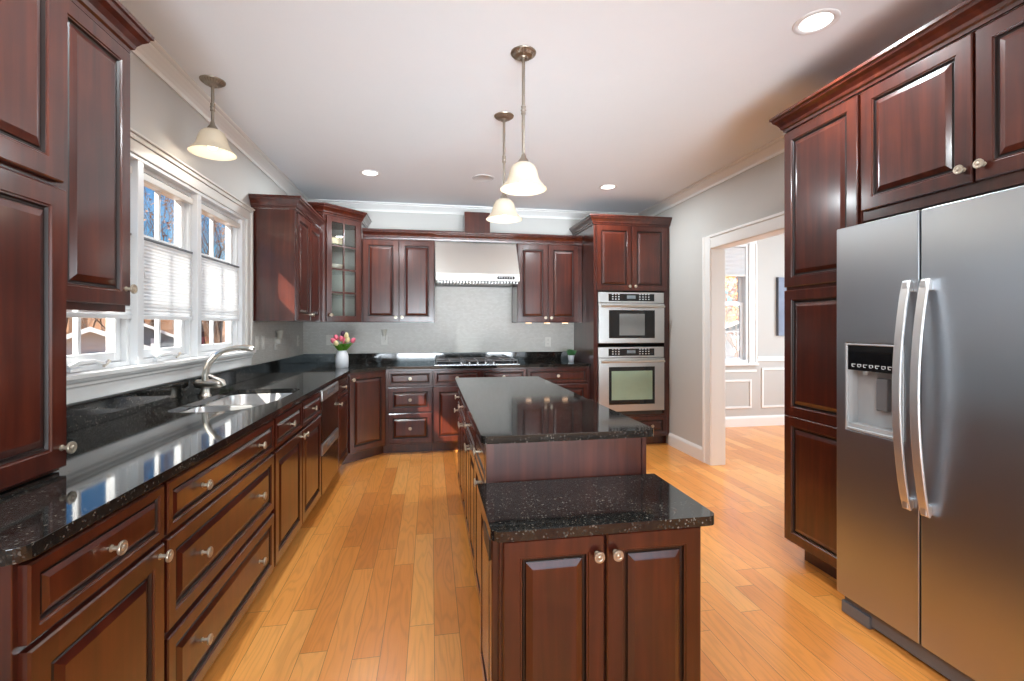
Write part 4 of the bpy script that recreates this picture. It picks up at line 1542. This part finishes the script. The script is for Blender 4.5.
xw = XL + 0.0075
plate('light_switch', 'white light switch on the left tile wall, nearest the window', 'light switch', (xw, 4.13, 1.19), 90, 'switch')
plate('light_switch', 'white light switch on the left tile wall, second from the window', 'light switch', (xw, 4.27, 1.19), 90, 'switch')
plate('wall_outlet', 'white outlet on the left tile wall with a night light plugged in', 'outlet', (xw, 4.60, 1.17), 90)
plate('wall_outlet', 'white outlet on the left tile wall close to the corner', 'outlet', (xw, 5.33, 1.17), 90)
yw2 = YB - 0.0075
plate('light_switch', 'white switch plate on the back tile wall beside the tulips', 'light switch', (-1.13, yw2, 1.17), 0, 'switch')
plate('wall_outlet', 'white outlet left of the hood with a night light plugged in', 'outlet', (-0.53, yw2, 1.17), 0)
plate('wall_outlet', 'white outlet on the back tile wall between the hood and the small plant', 'outlet', (1.41, yw2, 1.135), 0)
NL = shade_fabric('night_light_diffuser', srgb(226, 222, 212), 0.4)
for (lab, loc, rot) in (('small white night light plugged into the left tile wall', (xw, 4.60, 1.195), 90),
                        ('small white night light plugged in below the cabinet left of the hood', (-0.53, yw2, 1.195), 0)):
    t = thing('night_light', lab, 'night light', loc, rot)
    MB().box(-0.018, 0.018, -0.045, -0.0098, -0.03, 0.02).build('plug_base', WHITE_PLASTIC, t, bevel=0.005)
    MB().lathe([(0.016, 0.015), (0.020, 0.03), (0.032, 0.095), (0.030, 0.095), (0.017, 0.032)], 20, Matrix.Translation((0, -0.036, 0.0))).build('lamp_shade', NL, t, smooth=True)

# vase of tulips
VX, VY = -0.875, 4.86
t = thing('flower_vase', 'white ceramic vase on the counter in the left back corner', 'vase', (VX, VY, 0.9145))
MB().lathe([(0.0, 0.0), (0.056, 0.0), (0.061, 0.006), (0.063, 0.06), (0.062, 0.11), (0.054, 0.145), (0.046, 0.158), (0.044, 0.172), (0.040, 0.172), (0.042, 0.158), (0.050, 0.14), (0.056, 0.10), (0.056, 0.01), (0, 0.008)], 32).build('vessel', CERAMIC, t, smooth=True)
STEM = simple('tulip_green', srgb(84, 140, 40), 0.5, noise=0.3)
LEAF = simple('leaf_green', srgb(96, 150, 44), 0.45, noise=0.3)
PINK = simple('pink_petal', srgb(226, 110, 132), 0.5, noise=0.25, scale=60)
YEL = simple('cream_petal', srgb(240, 224, 170), 0.5, noise=0.1)
PURP = simple('dark_purple_petal', srgb(74, 44, 66), 0.5, noise=0.1)
rnd = random.Random(3)
tul = [(-0.060, 0.222, 0), (-0.035, 0.200, 1), (-0.042, 0.250, 0), (0.0, 0.238, 0), (0.018, 0.210, 0), (0.052, 0.228, 1), (0.092, 0.225, 0), (0.012, 0.285, 2), (0.045, 0.270, 1), (0.018, 0.258, 0)]
nm = ['pink tulip', 'cream tulip', 'dark purple tulip']
desc = ['leaning furthest left in the white vase', 'low on the left in the white vase', 'high on the left in the white vase', 'in the middle front of the white vase',
        'low in the middle of the white vase', 'right of centre in the white vase', 'leaning furthest right in the white vase', 'standing tallest in the white vase',
        'high on the right in the white vase', 'high in the middle of the white vase']
for i, (ox, oz, kcol) in enumerate(tul):
    oy = rnd.uniform(-0.05, 0.03) - 0.02
    t = thing('tulip', '%s %s' % (nm[kcol], desc[i]), 'flower', (VX, VY, 0.925), 0, 'tulips in the white vase')
    p0 = Vector((ox * 0.2, oy * 0.2, 0.02)); p1 = Vector((ox * 0.38, oy * 0.38, 0.165)); p2 = Vector((ox, oy, oz + 0.015))
    MB().tube([p0, p1, (p1 + p2) / 2 + Vector((0, 0, 0.01)), p2], 0.003, 6).build('stem', STEM, t, smooth=True)
    dirv = (p2 - p1).normalized()
    M = Matrix.Translation(p2) @ dirv.to_track_quat('Z', 'Y').to_matrix().to_4x4()
    mb = MB()
    mb.lathe([(0.0, 0.0), (0.012, 0.002), (0.021, 0.014), (0.023, 0.028), (0.019, 0.043), (0.011, 0.055), (0.004, 0.052)], 12, M, flute={3, 4, 5})
    mb.build('bloom', [PINK, YEL, PURP][kcol], t, smooth=True)
    mb = MB()
    for s_ in range(4):
        q = rnd.uniform(-0.9, 0.9) + (PI if ox < 0 else 0) + s_ * 0.9
        ln = rnd.uniform(0.09, 0.13)
        w0 = 0.014
        prev = None
        for k in range(6):
            u = k / 5
            c = p1 + Vector((math.cos(q) * ln * 0.75 * u, math.sin(q) * ln * 0.5 * u, -0.01 + ln * 0.9 * u - 0.035 * u * u))
            wd = w0 * math.sin(PI * min(0.98, 0.15 + 0.85 * u)) + 0.0008
            sd = Vector((-math.sin(q), math.cos(q), 0)) * wd
            cur = (mb.bm.verts.new(c - sd), mb.bm.verts.new(c + Vector((0, 0, -0.002))), mb.bm.verts.new(c + sd))
            if prev:
                mb.bm.faces.new([prev[0], prev[1], cur[1], cur[0]]); mb.bm.faces.new([prev[1], prev[2], cur[2], cur[1]])
            prev = cur
    mb.build('leaf', LEAF, t, smooth=True)

# small succulent
t = thing('potted_succulent', 'small green succulent in a white pot on the counter beside the oven tower', 'potted plant', (1.615, 5.24, 0.9145))
MB().lathe([(0.0, 0.0), (0.027, 0.0), (0.030, 0.003), (0.040, 0.074), (0.036, 0.074), (0.030, 0.06), (0, 0.06)], 28).build('pot', CERAMIC, t, smooth=True)
mb = MB()
DG = simple('succulent_green', srgb(52, 98, 52), 0.5, noise=0.3, scale=60)
for k in range(34):
    q = k * 2.399
    el = 0.75 + 0.8 * (k / 34)
    ln = 0.060 + 0.022 * rnd.random()
    b0 = Vector((0.012 * math.cos(q), 0.012 * math.sin(q), 0.062))
    d = Vector((math.cos(q) * math.cos(el), math.sin(q) * math.cos(el), math.sin(el)))
    mb.tube([b0, b0 + d * ln * 0.5, b0 + d * ln * 0.85 + Vector((0, 0, 0.006)), b0 + d * ln + Vector((0, 0, 0.010))], [0.005, 0.009, 0.006, 0.0008], 6)
mb.build('foliage', DG, t, smooth=True)

# ------------------------------------------------------------------ outdoors
GZ = -2.6
GRASS = simple('dry_autumn_lawn', srgb(140, 106, 78), 0.9, noise=0.3, scale=0.6)
o = MB().box(-90, 90, -60, 110, GZ - 0.2, GZ).build('lawn', GRASS)
o['kind'] = 'structure'
mb = MB()
rh = random.Random(11)
pv = None
for k in range(0, 121):
    q = R(20 + 150 * k / 120)
    r_ = 62
    hgt = 5.5 + rh.uniform(-0.9, 0.9) + 0.8 * math.sin(k * 0.5)
    c = [mb.bm.verts.new((math.cos(q) * rr_, math.sin(q) * rr_, z_)) for rr_, z_ in ((r_, GZ - 0.1), (r_ + 1, GZ + hgt * 0.6), (r_ + 3, GZ + hgt), (r_ + 14, GZ + hgt * 0.8), (r_ + 16, GZ - 0.1))]
    if pv:
        for m_ in range(4):
            mb.bm.faces.new([pv[m_], c[m_], c[m_ + 1], pv[m_ + 1]])
    pv = c
o = mb.build('wooded_hill', simple('autumn_woodland', srgb(108, 76, 54), 0.95, noise=0.55, scale=1.2))
o['kind'] = 'structure'
SID_W = simple('white_siding', srgb(206, 200, 194), 0.7, noise=0.05)
SID_G = simple('grey_siding', srgb(128, 134, 138), 0.7, noise=0.05)
BARK = simple('brown_bark', srgb(92, 70, 55), 0.9, noise=0.3, scale=12)
ROOFM = simple('dark_shingles', srgb(88, 84, 82), 0.9, noise=0.2, scale=20)


def world_at(u, v, d):
    s, c = math.sin(R(9.88)), math.cos(R(9.88))
    xx = (u - 431) * c * d / 465.0
    return Vector((xx, (d - xx * s) / c, 1.33 + (326 - v) * d / 465.0))


def house(name, label, uv, d, half, depth, pitch, siding, door_off=None):
    a = world_at(uv[0], uv[1], d)
    ang = math.degrees(math.atan2(a.y, a.x)) - 90
    t = thing(name, label, 'house', (a.x, a.y, GZ), ang)
    top = a.z - GZ
    eave = top - pitch * half
    mb = MB()
    prof = [(-half, 0), (half, 0), (half, eave), (0, top), (-half, eave)]
    fr = [mb.bm.verts.new((p[0], 0, p[1])) for p in prof]
    bk = [mb.bm.verts.new((p[0], depth, p[1])) for p in prof]
    mb.bm.faces.new(fr); mb.bm.faces.new(bk[::-1])
    for k in range(5):
        mb.bm.faces.new([fr[k], fr[(k + 1) % 5], bk[(k + 1) % 5], bk[k]])
    z = 0.3
    while z < top - 0.3:
        hx = half if z < eave else (top - z) / pitch
        mb.box(-hx, hx, -0.02, 0.0, z, z + 0.03)
        z += 0.28
    mb.build('wall', siding, t)
    mb = MB()
    for s_ in (-1, 1):
        p = [(0, top + 0.02), (s_ * (half + 0.4), eave - pitch * 0.4 + 0.02), (s_ * (half + 0.4), eave - pitch * 0.4 + 0.17), (0, top + 0.17)]
        f_ = [mb.bm.verts.new((q[0], -0.3, q[1])) for q in p]; g_ = [mb.bm.verts.new((q[0], depth + 0.3, q[1])) for q in p]
        mb.bm.faces.new(f_); mb.bm.faces.new(g_[::-1])
        for k in range(4):
            mb.bm.faces.new([f_[k], f_[(k + 1) % 4], g_[(k + 1) % 4], g_[k]])
    mb.build('roof', ROOFM, t)
    mb = MB()
    for s_ in (-1, 1):
        p = [(0, top - 0.02), (s_ * (half + 0.42), eave - pitch * 0.42 - 0.02), (s_ * (half + 0.42), eave - pitch * 0.42 + 0.18), (0, top + 0.18)]
        f_ = [mb.bm.verts.new((q[0], -0.36, q[1])) for q in p]; g_ = [mb.bm.verts.new((q[0], -0.31, q[1])) for q in p]
        mb.bm.faces.new(f_); mb.bm.faces.new(g_[::-1])
        for k in range(4):
            mb.bm.faces.new([f_[k], f_[(k + 1) % 4], g_[(k + 1) % 4], g_[k]])
    mb.build('rake_board', TRIM, t)
    if door_off is not None:
        MB().box(door_off, door_off + 0.35, -0.06, 0.0, top - 2.0, top - 0.9).build('window', BLACK_GLASS if siding is SID_W else TRIM, t)
    return t


house('neighbor_house', 'white-sided gabled house seen through the window nearest the camera', (90, 331), 19, 2.1, 5, 0.45, SID_W, -0.1)
house('neighbor_house', 'grey-sided gabled house with white trim seen through the centre window', (142, 325), 31, 3.4, 6, 0.50, SID_G, 0.45)
ha = house('distant_house', 'dark house with white windows seen through the dining room window', (742, 322), 30, 4.0, 8, 0.4, simple('dark_siding', srgb(92, 88, 90), 0.8), -0.5)


def tree(label, x, y, h, seed, leafy=None, group=None, name='bare_tree'):
    rn = random.Random(seed)
    t = thing(name, label, 'tree', (x, y, GZ), 0, group)
    mb = MB()
    tips = []

    def grow(p, d, ln, r, lev):
        n = 3
        pts = [p]; rr = [r]
        q = p
        for k in range(n):
            d = (d + Vector((rn.uniform(-.16, .16), rn.uniform(-.16, .16), rn.uniform(-.02, .12)))).normalized()
            q = q + d * ln / n
            pts.append(q); rr.append(max(0.006, r * (1 - 0.42 * (k + 1) / n)))
        mb.tube(pts, rr, 5 if lev < 2 else 3, cap=False)
        tips.append((q, lev))
        if lev < 5:
            for k in range(3 if lev < 4 else 2):
                a = rn.uniform(0, 2 * PI)
                sp = rn.uniform(0.35, 0.8)
                nd = (d + Vector((math.cos(a) * sp, math.sin(a) * sp, rn.uniform(0.0, 0.35)))).normalized()
                base = pts[-1] if k else pts[-2]
                grow(base, nd, ln * rn.uniform(0.62, 0.8), rr[-1] * (0.9 if k == 0 else 0.7), lev + 1)
    grow(Vector((0, 0, -0.05)), Vector((0, 0, 1)), h * 0.36, h * 0.014, 0)
    mb.build('branches', BARK, t)
    if leafy:
        mb = MB()
        for q, lev in tips:
            if lev < 3:
                continue
            for k in range(3):
                c = q + Vector((rn.uniform(-.35, .35), rn.uniform(-.35, .35), rn.uniform(-.3, .3)))
                s_ = 0.13
                a, b_ = [Vector((rn.uniform(-1, 1), rn.uniform(-1, 1), rn.uniform(-1, 1))).normalized() * s_ for _ in range(2)]
                mb.poly([c - a, c + b_, c + a])
                mb.poly([c - b_, c + a * 0.6, c + b_ + a])
        mb.build('foliage', leafy, t)
    return t


ORL = simple('rust_leaves', srgb(206, 138, 76), 0.8, noise=0.3, scale=3)
BRL = simple('brown_leaves', srgb(140, 98, 68), 0.8, noise=0.3, scale=3)
spots = [(88, 34), (104, 40), (120, 30), (138, 42), (152, 33), (163, 37), (172, 30), (181, 40), (196, 34), (208, 31), (215, 38), (222, 30), (60, 44), (232, 40), (76, 48)]
for i, (u, d) in enumerate(spots):
    w_ = world_at(u, 326, d)
    tree('bare brown autumn tree in the woods behind the neighbouring houses', w_.x, w_.y, 12 + (i * 37 % 5) if i > 2 else 8.5, 40 + i,
         BRL if i in (0, 9, 13) else None, 'bare trees behind the houses')
for i, (u, d, h_) in enumerate([(728, 16, 5.6), (745, 22, 8), (715, 26, 9)]):
    w_ = world_at(u, 326, d)
    tree(['orange-leaved tree close to the dining room window', 'taller orange-leaved tree right in the dining room window', 'orange-leaved tree further off behind the dining room window'][i],
         w_.x, w_.y, h_, 90 + i, ORL, name='autumn_tree')
